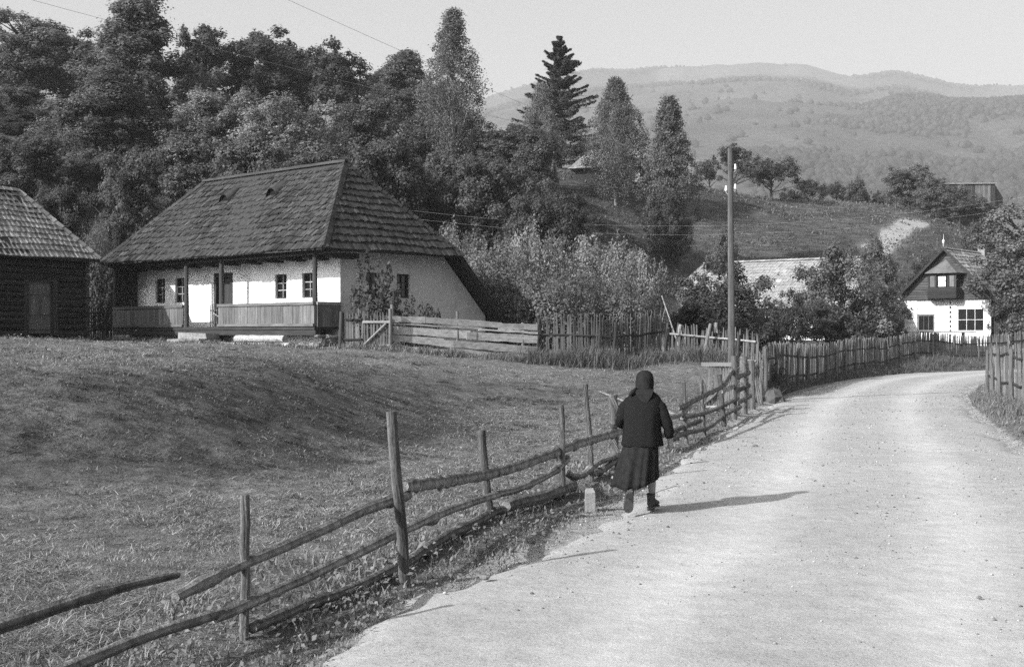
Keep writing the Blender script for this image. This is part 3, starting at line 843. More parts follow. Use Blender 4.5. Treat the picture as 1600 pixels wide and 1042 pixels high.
# ================================================================== PICKETS AND FENCES
PICK = []
for i in range(7):
    mb = MB(); w = random.uniform(.045, .065) / 2; t = random.uniform(.016, .026) / 2
    n = 4
    V = []; bend = random.uniform(-.02, .02)
    for k in range(n + 1):
        z = k / n; ww = w * (1 - .12 * z) * random.uniform(.88, 1.1); tt = t * random.uniform(.9, 1.1)
        if k == n: ww *= random.choice((.35, .8, .6)); 
        xo = bend * math.sin(z * 3)
        V += [(xo - ww, -tt, z), (xo + ww, -tt, z), (xo + ww, tt, z), (xo - ww, tt, z)]
    Fs = []
    for k in range(n):
        for q in range(4): Fs.append((k * 4 + q, k * 4 + (q + 1) % 4, k * 4 + 4 + (q + 1) % 4, k * 4 + 4 + q))
    Fs.append((n * 4, n * 4 + 1, n * 4 + 2, n * 4 + 3))
    mb.add(V, Fs)
    PICK.append(mb)
PICK_ME = {mn: [p.mesh('picket', mn) for p in PICK] for mn in ('picket', 'picket_pale', 'grey_z', 'dark_z')}

def picket_fence(name, label, poly, h, spacing, lean=.03, material='picket', rails=(.3, .75), rail_mat='dark_x', sink=.05, zoff=0.0, post_step=2.4, hvar=.12, wide=1.0,
                 base=None, rail_side=-1, limit=300, group=None, sweep=None):
    pts = resample(np.array(poly, float), spacing)
    o = thing(name, label, 'fence', (pts[0][0], pts[0][1], gz(*pts[0])), 0, group)
    org = Vector(o.location)
    zs = ground_z(pts[:, 0], pts[:, 1]) if base is None else np.array([base(i / (len(pts) - 1)) for i in range(len(pts))])
    zs = zs + zoff
    tng = np.gradient(pts, axis=0)
    rest = MB(); order = np.argsort(np.hypot(pts[:, 0], pts[:, 1])); single = set(order[:limit].tolist())
    run = 0.0
    for i, (x, y) in enumerate(pts):
        a = math.atan2(tng[i][1], tng[i][0])
        hh = h * random.uniform(1 - hvar, 1 + hvar * .7) + sink
        run = .8 * run + random.uniform(-lean, lean) * .6
        ln = run + random.uniform(-lean, lean) + (sweep(i / len(pts)) if sweep else 0)
        k = random.randrange(len(PICK))
        loc = Vector((x, y, zs[i] - sink)) - org
        rot = (random.uniform(-.03, .03), ln, a); sc = (random.uniform(.8, 1.35) * wide, 1, hh)
        if i in single:
            child_at(PICK_ME[material][k], 'picket', o, loc, rot, sc)
        else:
            Mx = Matrix.LocRotScale(loc, __import__('mathutils').Euler(rot), Vector(sc))
            rest.add([Mx @ Vector(v) for v in PICK[k].v], PICK[k].f)
    if rest.v: tag(rest.build('far_pickets', material, o), kind='stuff')
    nrm = np.stack([tng[:, 1], -tng[:, 0]], 1); nrm /= np.linalg.norm(nrm, axis=1)[:, None]
    for rz in rails:
        seg = max(3, int(post_step * 1.3 / spacing)); i = 0
        while i < len(pts) - 2:
            j = min(len(pts) - 1, i + seg)
            dz0, dz1 = random.uniform(-.05, .05), random.uniform(-.05, .05)
            P = []
            for q in range(5):
                t = i + (j - i) * q / 4; q0 = int(min(t, len(pts) - 1))
                P.append(Vector((pts[q0][0] + nrm[q0][0] * .03 * -rail_side, pts[q0][1] + nrm[q0][1] * .03 * -rail_side, zs[q0] + h * rz + dz0 + (dz1 - dz0) * q / 4 + random.uniform(-.01, .01))) - org)
            mb = MB(); mb.tube(P, .034, 6, .1); mb.build('rail', rail_mat, o)
            i += seg
    i = 0
    while i < len(pts):
        x, y = pts[i]
        P0 = Vector((x - nrm[i][0] * .08 * rail_side, y - nrm[i][1] * .08 * rail_side, zs[i] - .1)) - org
        mb = MB(); mb.tube([P0, P0 + Vector((random.uniform(-.03, .03), 0, h * .5)), P0 + Vector((random.uniform(-.05, .05), 0, h * random.uniform(.95, 1.05)))], [.06, .055, .05], 8, .06)
        mb.build('post', 'dark_z' if material == 'picket' else 'grey_z', o); i += max(2, int(post_step / spacing))
    return o

picket_fence('picket_gate', 'small dark picket gate between barn corner and farmhouse', [at(129, 520, 42.4)[:2], at(173, 520, 43.6)[:2]], 1.15, .10, .02, 'dark_z', (.3, .8), 'dark_x', zoff=-.02)
# garden fence right of the porch with its braced wicket gate
fl = lambda a, b: (lambda t: a + (b - a) * t)
garden = picket_fence('garden_fence', 'short dark picket fence beside the porch corner', [at(533, 540, 36.6)[:2], at(566, 540, 36.4)[:2]], 1.12, .085, .02, 'picket', (.25, .75), 'dark_x')
wg = thing('wicket_gate', 'wooden wicket gate with diagonal brace beside horizontal board fence', 'gate', at(570, 521, 36.2), 0)
wg.location.z = gz(wg.location.x, wg.location.y)
for i in range(8): child_at(PICK_ME['picket'][i % 7], 'picket', wg, (i * .088, 0, .04), (0, random.uniform(-.02, .02), 0), (1, 1, random.uniform(.95, 1.02)))
mb = MB(); mb.box(-.06, .72, -.05, -.02, .72, .78); mb.build('gate_rail', 'pale_x', wg)
mb = MB(); mb.box(-.04, .70, -.05, -.02, .07, .12); mb.build('gate_rail', 'pale_x', wg)
mb = MB(); mb.tube([(-.02, -.06, .1), (.60, -.06, .70)], .03, 6, .05); mb.build('gate_brace', 'grey_x', wg)
mb = MB(); mb.tube([(.72, .0, -.1), (.72, 0, 1.12)], .05, 8, .05); mb.build('post', 'grey_z', wg)

def board_fence():
    A, B = at(606, 548, 36.4), at(836, 562, 37.8)
    o = thing('board_fence', 'fence of silvery split boards nailed lengthwise below the gable', 'fence', (A.x, A.y, gz(A.x, A.y)), 0)
    org = Vector(o.location); d = Vector((B.x - A.x, B.y - A.y, 0)); L_ = d.length; d.normalize()
    zb = lambda u: gz(A.x + d.x * u, A.y + d.y * u) - org.z
    z0, z1 = zb(0), zb(L_)
    rows = [(.03, .15), (.22, .42), (.48, .69), (.745, .795), (.83, 1.0)]
    for ri, (a, b) in enumerate(rows):
        cuts = [0] + sorted(random.uniform(1.0, L_ - .8) for _ in range(random.choice((1, 2)))) + [L_]
        for c0, c1 in zip(cuts, cuts[1:]):
            mb = MB(); n = 8; V = []
            ja, jb = random.uniform(-.04, .04), random.uniform(-.04, .04)
            off = -.05 + random.uniform(-.02, .01)
            for i in range(n + 1):
                u = c0 + (c1 - c0) * i / n + (0 if 0 < i < n else (.06 if i else -.06)); t = i / n
                g0 = z0 + (z1 - z0) * (u / L_)
                hgt = .96 + .16 * u / L_
                lo = g0 + a * hgt + ja * (1 - t) + jb * t + random.uniform(-.014, .014); hi = g0 + b * hgt + ja * (1 - t) + jb * t + random.uniform(-.016, .016)
                p = d * u; q = Vector((d.y, -d.x, 0)) * (-off)
                for zz, dd in ((lo, 0), (hi, .004), (hi, -.03), (lo, -.03)):
                    V.append((p + q + Vector((d.y, -d.x, 0)) * dd + Vector((0, 0, zz))))
            Fs = []
            for i in range(n):
                for q in range(4): Fs.append((i * 4 + q, i * 4 + (q + 1) % 4, i * 4 + 4 + (q + 1) % 4, i * 4 + 4 + q))
            Fs += [(3, 2, 1, 0), (n * 4, n * 4 + 1, n * 4 + 2, n * 4 + 3)]
            mb.add(V, Fs); mb.build('board', 'pale_x', o)
    for u in (.12, 2.05, 4.05):
        g0 = z0 + (z1 - z0) * u / L_
        mb = MB(); p = d * u; mb.tube([p + Vector((0, 0, g0 - .2)), p + Vector((.01, 0, g0 + .6)), p + Vector((0, 0, g0 + (1.28 if u < 3 else 1.15)))], [.05, .05, .045], 8, .06); mb.build('post', 'grey_z', o)
board_fence()

picket_fence('stake_fence', 'dark tall stake fence in front of the leafy shrubs', [at(840, 560, 37.9)[:2], at(940, 560, 38.2)[:2], at(1032, 550, 40.0)[:2]], 1.42, .062, .05, 'picket', (.56,), 'dark_x', hvar=.10, wide=.75)
picket_fence('yard_fence', 'low weathered picket fence with pale top rail behind the telegraph pole', [at(1042, 550, 40.6)[:2], at(1110, 550, 40.2)[:2], at(1182, 550, 39.2)[:2]], 1.0, .095, .04, 'picket', (.68, .12), 'grey_x', hvar=.14, wide=1.1, base=lambda t: 1.22 - .22 * t)
picket_fence('road_fence', 'long grey picket fence curving along the far side of the road bend',
             [(7.55, 38.6), (9.4, 43.6), (11.9, 50), (15.2, 57.6), (18.6, 64.2), (22.3, 69.6), (26.2, 73.2), (31.5, 75.8)], 1.42, .125, .035, 'picket_pale', (.18, .66), 'dark_x', hvar=.05, wide=2.1,
             sweep=lambda t: .14 * max(0, 1 - t * 4))
picket_fence('slab_fence', 'rough slab fence leaning at the right edge of the road', [(15.3, 41.0), (14.1, 37.0), (13.2, 33.4), (12.3, 30), (11.6, 27.2)], 1.45, .24, .10, 'picket_pale', (.8, .3), 'dark_x', hvar=.1, wide=2.6)

# leaning prop and pale sticks by the yard fence
p = MB(); a = at(1098, 556, 39.6); a.z = gz(a.x, a.y) - .05; b = at(1110, 506, 39.9); p.tube([a, (a + b) / 2, b], [.06, .055, .05], 8, .06)
tag(p.build('leaning_post', 'grey_z'), 'thick post leaning against the yard fence left of the telegraph pole', 'post')
p = MB(); a = at(1062, 520, 42.4); a.z = gz(a.x, a.y) - .05; b = at(1034, 462, 42.2); p.tube([a, (a + b) / 2, b], [.028, .025, .02], 6)
tag(p.build('pale_pole', 'pale_x'), 'pale slanting pole sticking up behind the yard fence', 'pole')
p = MB(); a = at(1022, 530, 42.0); a.z = gz(a.x, a.y) - .05; b = at(1042, 474, 42.3); p.tube([a, (a + b) / 2, b], [.03, .028, .02], 6)
tag(p.build('thin_pole', 'grey_z'), 'thin grey pole crossing the pale slanting pole', 'pole')

# ================================================================== RUSTIC RAIL FENCE
PXY = [(-80, 5.85), (0, 6.27), (100, 6.7), (385, 8.2), (615, 10.1), (755, 13.2), (880, 15.2), (920, 16.9), (960, 18.3), (1070, 23), (1098, 25), (1128, 27.3), (1147, 30), (1175, 33)]
def fy(px): return float(np.interp(px, [q[0] for q in PXY], [q[1] for q in PXY]))
rf = thing('rail_fence', 'crooked rustic rail fence running along the roadside meadow', 'fence', at(385, 995, 8.2))
rf.location.z = gz(rf.location.x, rf.location.y)
RO = Vector(rf.location)
def rpost(top, base_x, Y, r0, r1, n=6):
    T = at(top[0], top[1], Y); Bx = (base_x - 800) * Y / F; zb = gz(Bx, Y) - .15
    pts = [Vector((Bx, Y, zb)).lerp(T, i / n) + Vector((random.uniform(-.008, .008), random.uniform(-.008, .008), 0)) for i in range(n + 1)]
    mb = MB(); mb.tube([p_ - RO for p_ in pts], [r0 + (r1 - r0) * i / n for i in range(n + 1)], 12, .05, streak=.45)
    o = mb.build('post', 'rail_post', rf, False); return o
for a in (((384, 772), 381, 8.2, .032, .032), ((610, 643), 637, 10.1, .047, .042), ((752, 672), 769, 13.2, .047, .042), ((877, 632), 880, 15.2, .042, .033),
          ((915, 600), 926, 16.9, .045, .036), ((958, 617), 962, 18.3, .075, .07), ((1068, 597), 1073, 23, .04, .032), ((1096, 593), 1101, 25, .045, .038), ((1124, 585), 1132, 27.3, .06, .05),
          ((1147, 556), 1147, 29.6, .075, .07), ((1174, 563), 1176, 33.4, .085, .08)):
    rpost(*a)
def rrail(pts, r, dy=-.07, jit=.08, r_end=None, flat=1.0):
    P = []
    for (x, y) in pts:
        Y = fy(x) + dy * (.6 + .03 * fy(x)); P.append(np.array(at(x, y, Y)))
    Q = resample(np.array(P), .12)
    if fy(pts[0][0]) < 9:                      # the near rails are long straight split timbers
        S_ = np.linspace(0, 1, len(Q))[:, None]; Q = .6 * Q + .4 * (Q[0] * (1 - S_) + Q[-1] * S_)
    n = len(Q)
    for k in range(3): Q[:, k] += .0015 * np.array([math.sin(i * .9 + k) * random.uniform(.3, 1) for i in range(n)])
    zmin = ground_z(Q[:, 0], Q[:, 1]) + r * 1.1 + .02
    Q[:, 2] = np.maximum(Q[:, 2], zmin)
    re = r_end or r
    kn = [1.0] * n
    for _ in range(max(1, n // 9)):
        k_ = random.randrange(n); kn[k_] *= random.uniform(1.15, 1.45)
    wv = np.cumsum([random.uniform(-.04, .04) for _ in range(n)]); wv -= np.linspace(0, wv[-1], n)
    mb = MB(); mb.tube([Vector(q) - RO for q in Q], [max(.55, kn[i] * (1 + .5 * wv[i])) * (r + (re - r) * i / n) * (.85 if i in (0, n - 1) else 1) for i in range(n)], 8, jit, True, flat, streak=.6); mb.build('rail', 'rail', rf, False)
rrail([(-70, 1003), (0, 976), (60, 956), (130, 931), (200, 911), (278, 898)], .042, r_end=.022)
rrail([(274, 933), (340, 896), (420, 861), (500, 826), (570, 791), (638, 774)], .037, r_end=.045)
rrail([(60, 1062), (160, 1018), (250, 982), (345, 957)], .036)
rrail([(335, 966), (400, 937), (480, 901), (560, 862), (640, 822), (700, 797), (770, 781), (800, 776), (850, 754), (872, 738), (886, 716)], .04, r_end=.042)
rrail([(394, 996), (470, 960), (560, 918), (640, 885), (700, 858), (787, 810)], .042, r_end=.052)
rrail([(634, 760), (700, 752), (780, 737), (850, 714), (900, 695), (967, 675), (1030, 655)], .05, r_end=.055, flat=.6)
rrail([(884, 737), (896, 744), (912, 741), (935, 722), (965, 712), (985, 700)], .045)
rrail([(790, 822), (850, 787), (894, 765)], .072, jit=.05)
rrail([(925, 748), (965, 716)], .045)
rrail([(1030, 657), (1046, 652), (1062, 648), (1078, 636)], .045)
rrail([(1060, 638), (1096, 620), (1128, 604), (1137, 592), (1147, 577)], .05, flat=.6)
rrail([(1066, 652), (1100, 645), (1124, 636), (1153, 621)], .05)
rrail([(1030, 682), (1050, 674), (1095, 657)], .048)
rrail([(1040, 694), (1064, 679), (1105, 668), (1130, 650), (1157, 635)], .045)
rrail([(1128, 612), (1152, 601)], .055, flat=.5)
for (a, b, c, d) in ((1150, 590, 1172, 582), (1150, 611, 1172, 602), (1152, 630, 1174, 618)): rrail([(a, b), (c, d)], .06, flat=.4, jit=.04)

# leaning slat hurdle, stump post, brush end of the fence
hd = thing('slat_hurdle', 'upright slatted hurdle gate standing at the field end of the rail fence', 'gate', at(1104, 625, 30.4))
hd.location.z = gz(hd.location.x, hd.location.y)
hb = MB(); hb.box(-.12, .62, -.05, .05, .98, 1.06, .012); hb.build('top_board', 'grey_x', hd)
for i in range(9): child_at(PICK_ME['picket_pale'][i % 7], 'slat', hd, (.02 + i * .07, 0, -.02), (0, .06 * (1 - i / 9), 0), (.9, 1, 1.0))
mb = MB(); mb.tube([(-.1, -.05, .05), (.18, -.05, .28), (.45, -.05, .7), (.66, -.05, .95)], .04, 6, .1); mb.build('brace', 'rail', hd)
box('bottom_board', 'pale_x', hd, -.1, .3, -.05, .05, -.03, .04)
mb = MB(); q = at(1162, 557, 31.6); g0 = gz(q.x, q.y); mb.tube([(q.x, q.y, g0 - .2), (q.x, q.y, g0 + .5), (q.x, q.y, q.z)], [.10, .095, .098], 12, .03)
tag(mb.build('stump_post', 'rail'), 'thick cut off post stump beside the telegraph pole', 'post')
bf = thing('brush_stack', 'tangle of bare sticks leaning at the corner of the road fence', 'brush', at(1184, 610, 35.5)); bf.location.z = gz(bf.location.x, bf.location.y)
for i in range(9):
    mb = MB(); x = random.uniform(-.12, .12); tx = x + random.uniform(-.15, .3); hgt = random.uniform(.7, 1.5)
    mb.tube([(x, random.uniform(-.1, .1), -.05), (x + random.uniform(-.1, .1), 0, hgt * .5), (tx, random.uniform(-.1, .1), hgt)], [.03, .025, .015], 6, .1); mb.build('stick', 'grey_z', bf)

# ================================================================== TELEGRAPH POLE AND WIRES
pole = thing('telegraph_pole', 'tall bare wooden telegraph pole with white insulators by the roadside', 'pole', (6.17, 36.0, gz(6.17, 36.0)))
pz = pole.location.z
mb = MB(); ph = 7.14 - pz
mb.tube([(0, 0, -.4), (0, 0, ph * .33), (-.02, 0, ph * .66), (-.035, 0, ph)], [.105, .095, .085, .07], 14, .02, streak=.3); mb.build('shaft', 'pole', pole, False)
INS = [(.085, 6.4 - pz), (.10, 5.45 - pz + .15), (-.13, 5.9 - pz - .1 + .16)]
for (x, z) in [(.11, 6.56 - pz), (.11, 6.0 - pz), (-.15, 5.95 - pz - .0)]:
    mb = MB(); mb.tube([(0, 0, z - .06), (x * .8, 0, z - .08), (x, 0, z - .02), (x, 0, z + .02)], .012, 6); br_ = mb.build('bracket', 'wire', pole)
    mb = MB(); mb.tube([(x, 0, z), (x, 0, z + .05), (x, 0, z + .08), (x, 0, z + .13), (x, 0, z + .15)], [.034, .038, .025, .03, .015], 10); mb.build('insulator', 'porcelain', pole, True)
def wire(label, a, b, sag, r=.0028, n=22):
    a, b = Vector(a), Vector(b); mb = MB()
    mb.tube([a.lerp(b, i / n) - Vector((0, 0, 4 * sag * (i / n) * (1 - i / n))) for i in range(n + 1)], r, 5)
    tag(mb.build('overhead_wire', 'wire'), label, 'wire', 'overhead wires')
wire('upper thin wire crossing the sky above the forest to the telegraph pole', (6.17, 36, 6.7), (-17, 4, 7.6), .55)
wire('second thin wire crossing the sky nearer the middle', (6.17, 36, 6.15), (-11, 3, 7.9), .45)
wire('upper of two thin wires stretched across the hillside behind the tiled house', at(560, 318, 62), at(1700, 290, 62), 1.5)
wire('lower of two thin wires stretched across the hillside behind the tiled house', at(560, 330, 62), at(1700, 306, 62), 1.5)

# ================================================================== WHITE CHALET (right)
ch_rz = -R(40)
c0 = Vector((25.15, 82.0))
chalet = thing('chalet', 'white log house with dark timber gable and bay window behind the fence', 'house', (c0.x, c0.y, 1.45), ch_rz)
CW, CD, cW, cR = 5.5, 8.0, 2.62, 5.75
m = MB()
wall_panel(m, (0, 0, 0), (1, 0, 0), CW, -.5, cW, [(.85, 1.98, .62, 1.72), (3.4, 5.1, .62, 2.08)], .12, (0, 1, 0))
M['white_logs'] = mat('whitewashed logs', .60, .14, 3, .9, .01, 12, (.3, 1, 3), fine=.08, stain=(2.2, .58, .8))
m.build('wall', 'white_logs', chalet)
for i in range(9):
    box('log', 'white_logs', chalet, 0.0, .85, -.05, .0, .02 + i * .29, .29 + i * .29, .004) if True else None
for i in range(9):
    box('log', 'white_logs', chalet, 1.98, 3.4, -.05, .0, .02 + i * .29, .29 + i * .29, .004)
for i in range(2):
    box('log', 'white_logs', chalet, .85, 1.98, -.05, 0, .02 + i * .29, .29 + i * .29, .004); box('log', 'white_logs', chalet, 3.4, CW, -.05, 0, .02 + i * .29, .29 + i * .29, .004)
for i in range(9): box('corner_notch', 'dark_x', chalet, 2.95, 3.05, -.09, -.05, .05 + i * .29, .16 + i * .29)
m = MB(); m.poly([(CW, 0, -.5), (CW, CD, -.5), (CW, CD, cW), (CW, 0, cW)]); m.poly([(0, CD, -.5), (0, 0, -.5), (0, 0, cW), (0, CD, cW)]); m.poly([(CW, CD, -.5), (0, CD, -.5), (0, CD, cW), (CW, CD, cW)])
m.build('side_wall', 'dark_y', chalet)
window(chalet, (1.415, 0, .62), 0, 1.13, 1.1, 3, 1, 'grey_z', .1, .05)
window(chalet, (4.25, 0, .62), 0, 1.7, 1.46, 3, 2, 'white_paint', .07, .05)
# timber gable
gm = MB(); gm.poly([(-.25, -.12, cW), (CW + .25, -.12, cW), (CW / 2, -.12, cR - .1)]); gable = gm.build('gable', 'gable_board', chalet)
z = cW
while z < cR - .35:
    t = (z - cW) / (cR - .1 - cW); x0 = -.25 + (CW / 2 + .25) * t; x1 = CW + .25 - (CW / 2 + .25) * t
    box('board', 'gable_board', gable, x0 + .03, x1 - .03, -.155, -.122, z + .01, z + .15); z += .16
cr = MB(); oh = .55; ez = cW - .15
lx = -.55; rx = CW + .55
cr.prism([(lx, -oh, ez), (CW / 2, -oh, cR), (CW / 2, CD + .4, cR), (lx, CD + .4, ez)], (0, 0, .08)); cr.prism([(CW / 2, -oh, cR), (rx, -oh, ez), (rx, CD + .4, ez), (CW / 2, CD + .4, cR)], (0, 0, .08))
cro = cr.build('roof', 'dark_y', chalet)
for sgn in (0, 1):
    P0 = (lx, -oh - .03, ez - .06) if sgn == 0 else (rx, -oh - .03, ez - .06)
    mb = MB(); mb.prism([P0, (CW / 2, -oh - .03, cR - .06), (CW / 2, -oh - .03, cR + .14), (P0[0], P0[1], P0[2] + .2)], (0, .04, 0)); mb.build('barge_board', 'dark_x', cro)
courses((rx, -oh, ez + .08), (rx, CD + .4, ez + .08), (CW / 2, CD + .4, cR + .08), (CW / 2, -oh, cR + .08), 13, .22, cro, 'tile', 'tile_course', .02, .01, .025)
courses((lx, CD + .4, ez + .08), (lx, -oh, ez + .08), (CW / 2, -oh, cR + .08), (CW / 2, CD + .4, cR + .08), 13, .22, cro, 'tile', 'tile_course', .02, .01, .025)
ridge_caps((CW / 2, -oh, cR + .10), (CW / 2, CD + .4, cR + .10), cro, 'tile', .13, .35, 'ridge_tile')
mb = MB(); mb.tube([(CW / 2, -oh, cR + .1), (CW / 2, -oh, cR + .35), (CW / 2, -oh, cR + .40), (CW / 2, -oh, cR + .5), (CW / 2, -oh, cR + .58), (CW / 2, -oh, cR + .62), (CW / 2, -oh, cR + .95)], [.03, .03, .07, .09, .06, .012, .006], 10); mb.build('finial', 'white_paint', cro, True)
box('chimney', 'concrete', cro, CW / 2 - .1, CW / 2 + .35, 5.6, 6.1, cR - .5, cR + .6)
# bay window
bx0, bx1, bd = 1.6, 3.9, .8
bay = MB(); fp = [(bx0, -.16), (bx0 + .25, -bd), (bx1 - .25, -bd), (bx1, -.16)]
def bayring(z0, z1, ex, mt, nm, par):
    mb = MB(); pts = [(bx0 - ex, -.16), (bx0 + .25 - ex * .4, -bd - ex), (bx1 - .25 + ex * .4, -bd - ex), (bx1 + ex, -.16)]
    mb.prism([(x, y, z0) for x, y in pts], (0, 0, z1 - z0)); return mb.build(nm, mt, par)
bay_o = bayring(cW + .05, cW + .75, 0, 'dark_x', 'bay_window', chalet)
for i in range(6): bayring(cW + .08 + i * .11, cW + .16 + i * .11, .02, 'dark_x', 'board', bay_o)
bayring(cW + .75, cW + 1.6, -.03, 'black', 'bay_interior', bay_o)
bayring(cW + 1.5, cW + 1.66, .0, 'dark_x', 'bay_lintel', bay_o)
for (x0, x1) in ((bx0 + .25, bx0 + .35), (bx0 + .72, bx0 + .80), (bx1 - .80, bx1 - .72), (bx1 - .35, bx1 - .25)): box('post', 'dark_z', bay_o, x0, x1, -bd - .01, -bd + .06, cW + .75, cW + 1.5)
box('pane', 'porcelain', bay_o, bx0 + .92, bx1 - .92, -bd + .0, -bd + .02, cW + .8, cW + 1.1); box('pane', 'porcelain', bay_o, bx0 + .92, bx1 - .92, -bd + .0, -bd + .02, cW + 1.15, cW + 1.42)
box('curtain', 'grey_z', bay_o, bx0 + .38, bx0 + .68, -bd + .01, -bd + .025, cW + .78, cW + 1.48); box('curtain', 'grey_z', bay_o, bx1 - .68, bx1 - .38, -bd + .01, -bd + .025, cW + .78, cW + 1.48)
mb = MB(); tp = [(bx0 - .2, -.16, cW + 1.62), (bx0 + .12, -bd - .25, cW + 1.62), (bx1 - .12, -bd - .25, cW + 1.62), (bx1 + .2, -.16, cW + 1.62)]; apx = ((bx0 + bx1) / 2, -.18, cW + 2.5)
for i in range(3): mb.poly([tp[i], tp[i + 1], apx], random.uniform(.35, .6))
mb.poly(list(reversed(tp)))
mb.build('bay_roof', 'tile', bay_o)
an = thing('lean_to', 'dark board lean to against the right side of the white log house', 'shed', chalet.matrix_basis @ Vector((CW + .05, .3, 0)), ch_rz); an.location.z = 1.45
for i in range(9): box('board', 'dark_z', an, .0 + i * .12, .11 + i * .12, 0, .03, -.3, 1.95 - i * .05)
box('side_panel', 'dark_y', an, 1.0, 1.06, .04, 3, -.3, 1.5); mb = MB(); mb.prism([(0, -.1, 2.05), (1.2, -.1, 1.55), (1.2, 3.1, 1.55), (0, 3.1, 2.05)], (0, 0, .05)); mb.build('roof', 'dark_y', an)
pl = thing('plank_stack', 'pale planks laid across trestles in front of the white log house', 'planks', (24.6, 75.6, 2.0), R(-10))
for i in range(4): box('plank', 'pale_x', pl, -1.6 + random.uniform(-.3, .2), 2.4 + random.uniform(-.4, .4), -.1 + i * .18, .05 + i * .18, .0 + .02 * (i % 2), .05 + .02 * (i % 2), .01)
for x in (-1.2, 0.4, 2.0): box('trestle', 'dark_z', pl, x - .05, x + .05, .0, .5, -1.6, -.01)
wp = thing('white_paling', 'white painted paling fence at the far right beside the dark lean to', 'fence', (32.0, 82, 1.4), R(-12))
for i in range(12): box('pale', 'white_paint', wp, i * .62, i * .62 + .16, -.015, .015, .0, 1.0 + random.uniform(-.05, .05))
for z in (.3, .75): box('rail', 'dark_x', wp, -.1, 7.2, .02, .06, z, z + .07)

# ================================================================== TILED HOUSE (middle)
t_d = Vector((-.78, .62)).normalized()
tr = at(1345, 403, 80.0)
tz = 1.5
th_ = thing('tiled_house', 'low white house with broad pale tiled roof half hidden by trees', 'house', (tr.x, tr.y, tz), math.atan2(t_d.y, t_d.x))
TL, TR, TE, TDp = 11.2, tr.z - tz, 2.0, 4.1       # local x along the ridge to the left/away, +y ... front is +y side rotated
mb = MB()
fr = TDp   # front (towards camera-left) lies at local +y
mb.poly([(-1.6, fr, TE), (TL + 1.6, fr, TE), (TL, 0, TR), (0, 0, TR)]); mb.poly([(-1.6, -fr, TE), (TL + 1.6, -fr, TE), (TL, 0, TR), (0, 0, TR)])
mb.poly([(-1.6, fr, TE), (0, 0, TR), (-1.6, -fr, TE)]); mb.poly([(TL + 1.6, fr, TE), (TL, 0, TR), (TL + 1.6, -fr, TE)])
tro = mb.build('roof', 'tile', th_)
courses((TL + 1.6, fr, TE), (-1.6, fr, TE), (0, 0, TR), (TL, 0, TR), 15, .26, tro, 'tile_light', 'tile_course', .025, .015, .03, tone=.15)
courses((-1.6, fr, TE), (-1.6, -fr, TE), (0, 0, TR), (0, 0, TR), 14, .26, tro, 'tile_light', 'tile_course', .02, .015, .025)
courses((TL + 1.6, -fr, TE), (TL + 1.6, fr, TE), (TL, 0, TR), (TL, 0, TR), 14, .26, tro, 'tile', 'tile_course', .02, .015, .025)
ridge_caps((0, 0, TR + .04), (TL, 0, TR + .04), tro, 'tile_light', .16, .38, 'ridge_tile', .05)
box('roof_hatch', 'black', tro, 5.9, 6.3, 1.2, 1.35, TE + 1.75, TE + 2.15)
m = MB(); wall_panel(m, (-.9, fr - .75, 0), (1, 0, 0), TL + 1.8, -1.2, TE + .4, [(1.5, 2.4, .4, 1.5), (5, 5.9, .4, 1.5), (8, 8.9, .4, 1.5)], .15, (0, -1, 0))
m.poly([(-.9, fr - .75, -1.2), (-.9, -fr + .75, -1.2), (-.9, -fr + .75, TE + .4), (-.9, fr - .75, TE + .4)]); m.poly([(TL + .9, fr - .75, -1.2), (TL + .9, -fr + .75, -1.2), (TL + .9, -fr + .75, TE + .4), (TL + .9, fr - .75, TE + .4)])
m.build('wall', 'plaster', th_)
for u in (1.05, 4.55, 7.55): window(th_, (u, fr - .75, .4), math.pi, .9, 1.1, 2, 2, 'white_paint', .07, .08)

# ================================================================== HUT AND BARN ON THE HILL
hq = at(955, 278, 108.5); hz = gz(hq.x, hq.y)
hut = thing('hill_cottage', 'small cottage with big pale hipped roof on the hill behind the birches', 'cottage', (hq.x - 3.6, hq.y, hz + .1), R(-14))
hw, hdp, he, hr = 7.0, 5.0, 1.25, 3.1
m = MB(); wall_panel(m, (.5, .5, 0), (1, 0, 0), hw - 1, -1.0, he + .3, [(4.6, 5.5, 0, 1.35), (2.2, 2.9, .5, 1.2)], .15, (0, 1, 0)); m.poly([(hw - .5, .5, -1), (hw - .5, hdp - .5, -1), (hw - .5, hdp - .5, he + .3), (hw - .5, .5, he + .3)])
m.poly([(.5, hdp - .5, -1), (.5, .5, -1), (.5, .5, he + .3), (.5, hdp - .5, he + .3)]); m.build('wall', 'dark_x', hut)
box('door', 'plaster_rough', hut, 5.12, 5.98, .56, .62, 0, 1.33); window(hut, (3.05, .5, .5), 0, .7, .7, 2, 2, 'white_paint', .06, .05)
m = MB(); m.poly([(0, 0, he), (hw, 0, he), (hw - 1.2, hdp / 2, hr), (1.4, hdp / 2, hr)]); m.poly([(0, hdp, he), (0, 0, he), (1.4, hdp / 2, hr)]); m.poly([(hw, 0, he), (hw, hdp, he), (hw - 1.2, hdp / 2, hr)]); m.poly([(hw, hdp, he), (0, hdp, he), (1.4, hdp / 2, hr), (hw - 1.2, hdp / 2, hr)])
hro = m.build('roof', 'tile_light', hut)
courses((0, 0, he), (hw, 0, he), (hw - 1.2, hdp / 2, hr), (1.4, hdp / 2, hr), 12, .3, hro, 'tile_light', 'shingle_course', .05, .06)
courses((0, hdp, he), (0, 0, he), (1.4, hdp / 2, hr), (1.4, hdp / 2, hr), 12, .3, hro, 'tile_light', 'shingle_course', .05, .06)

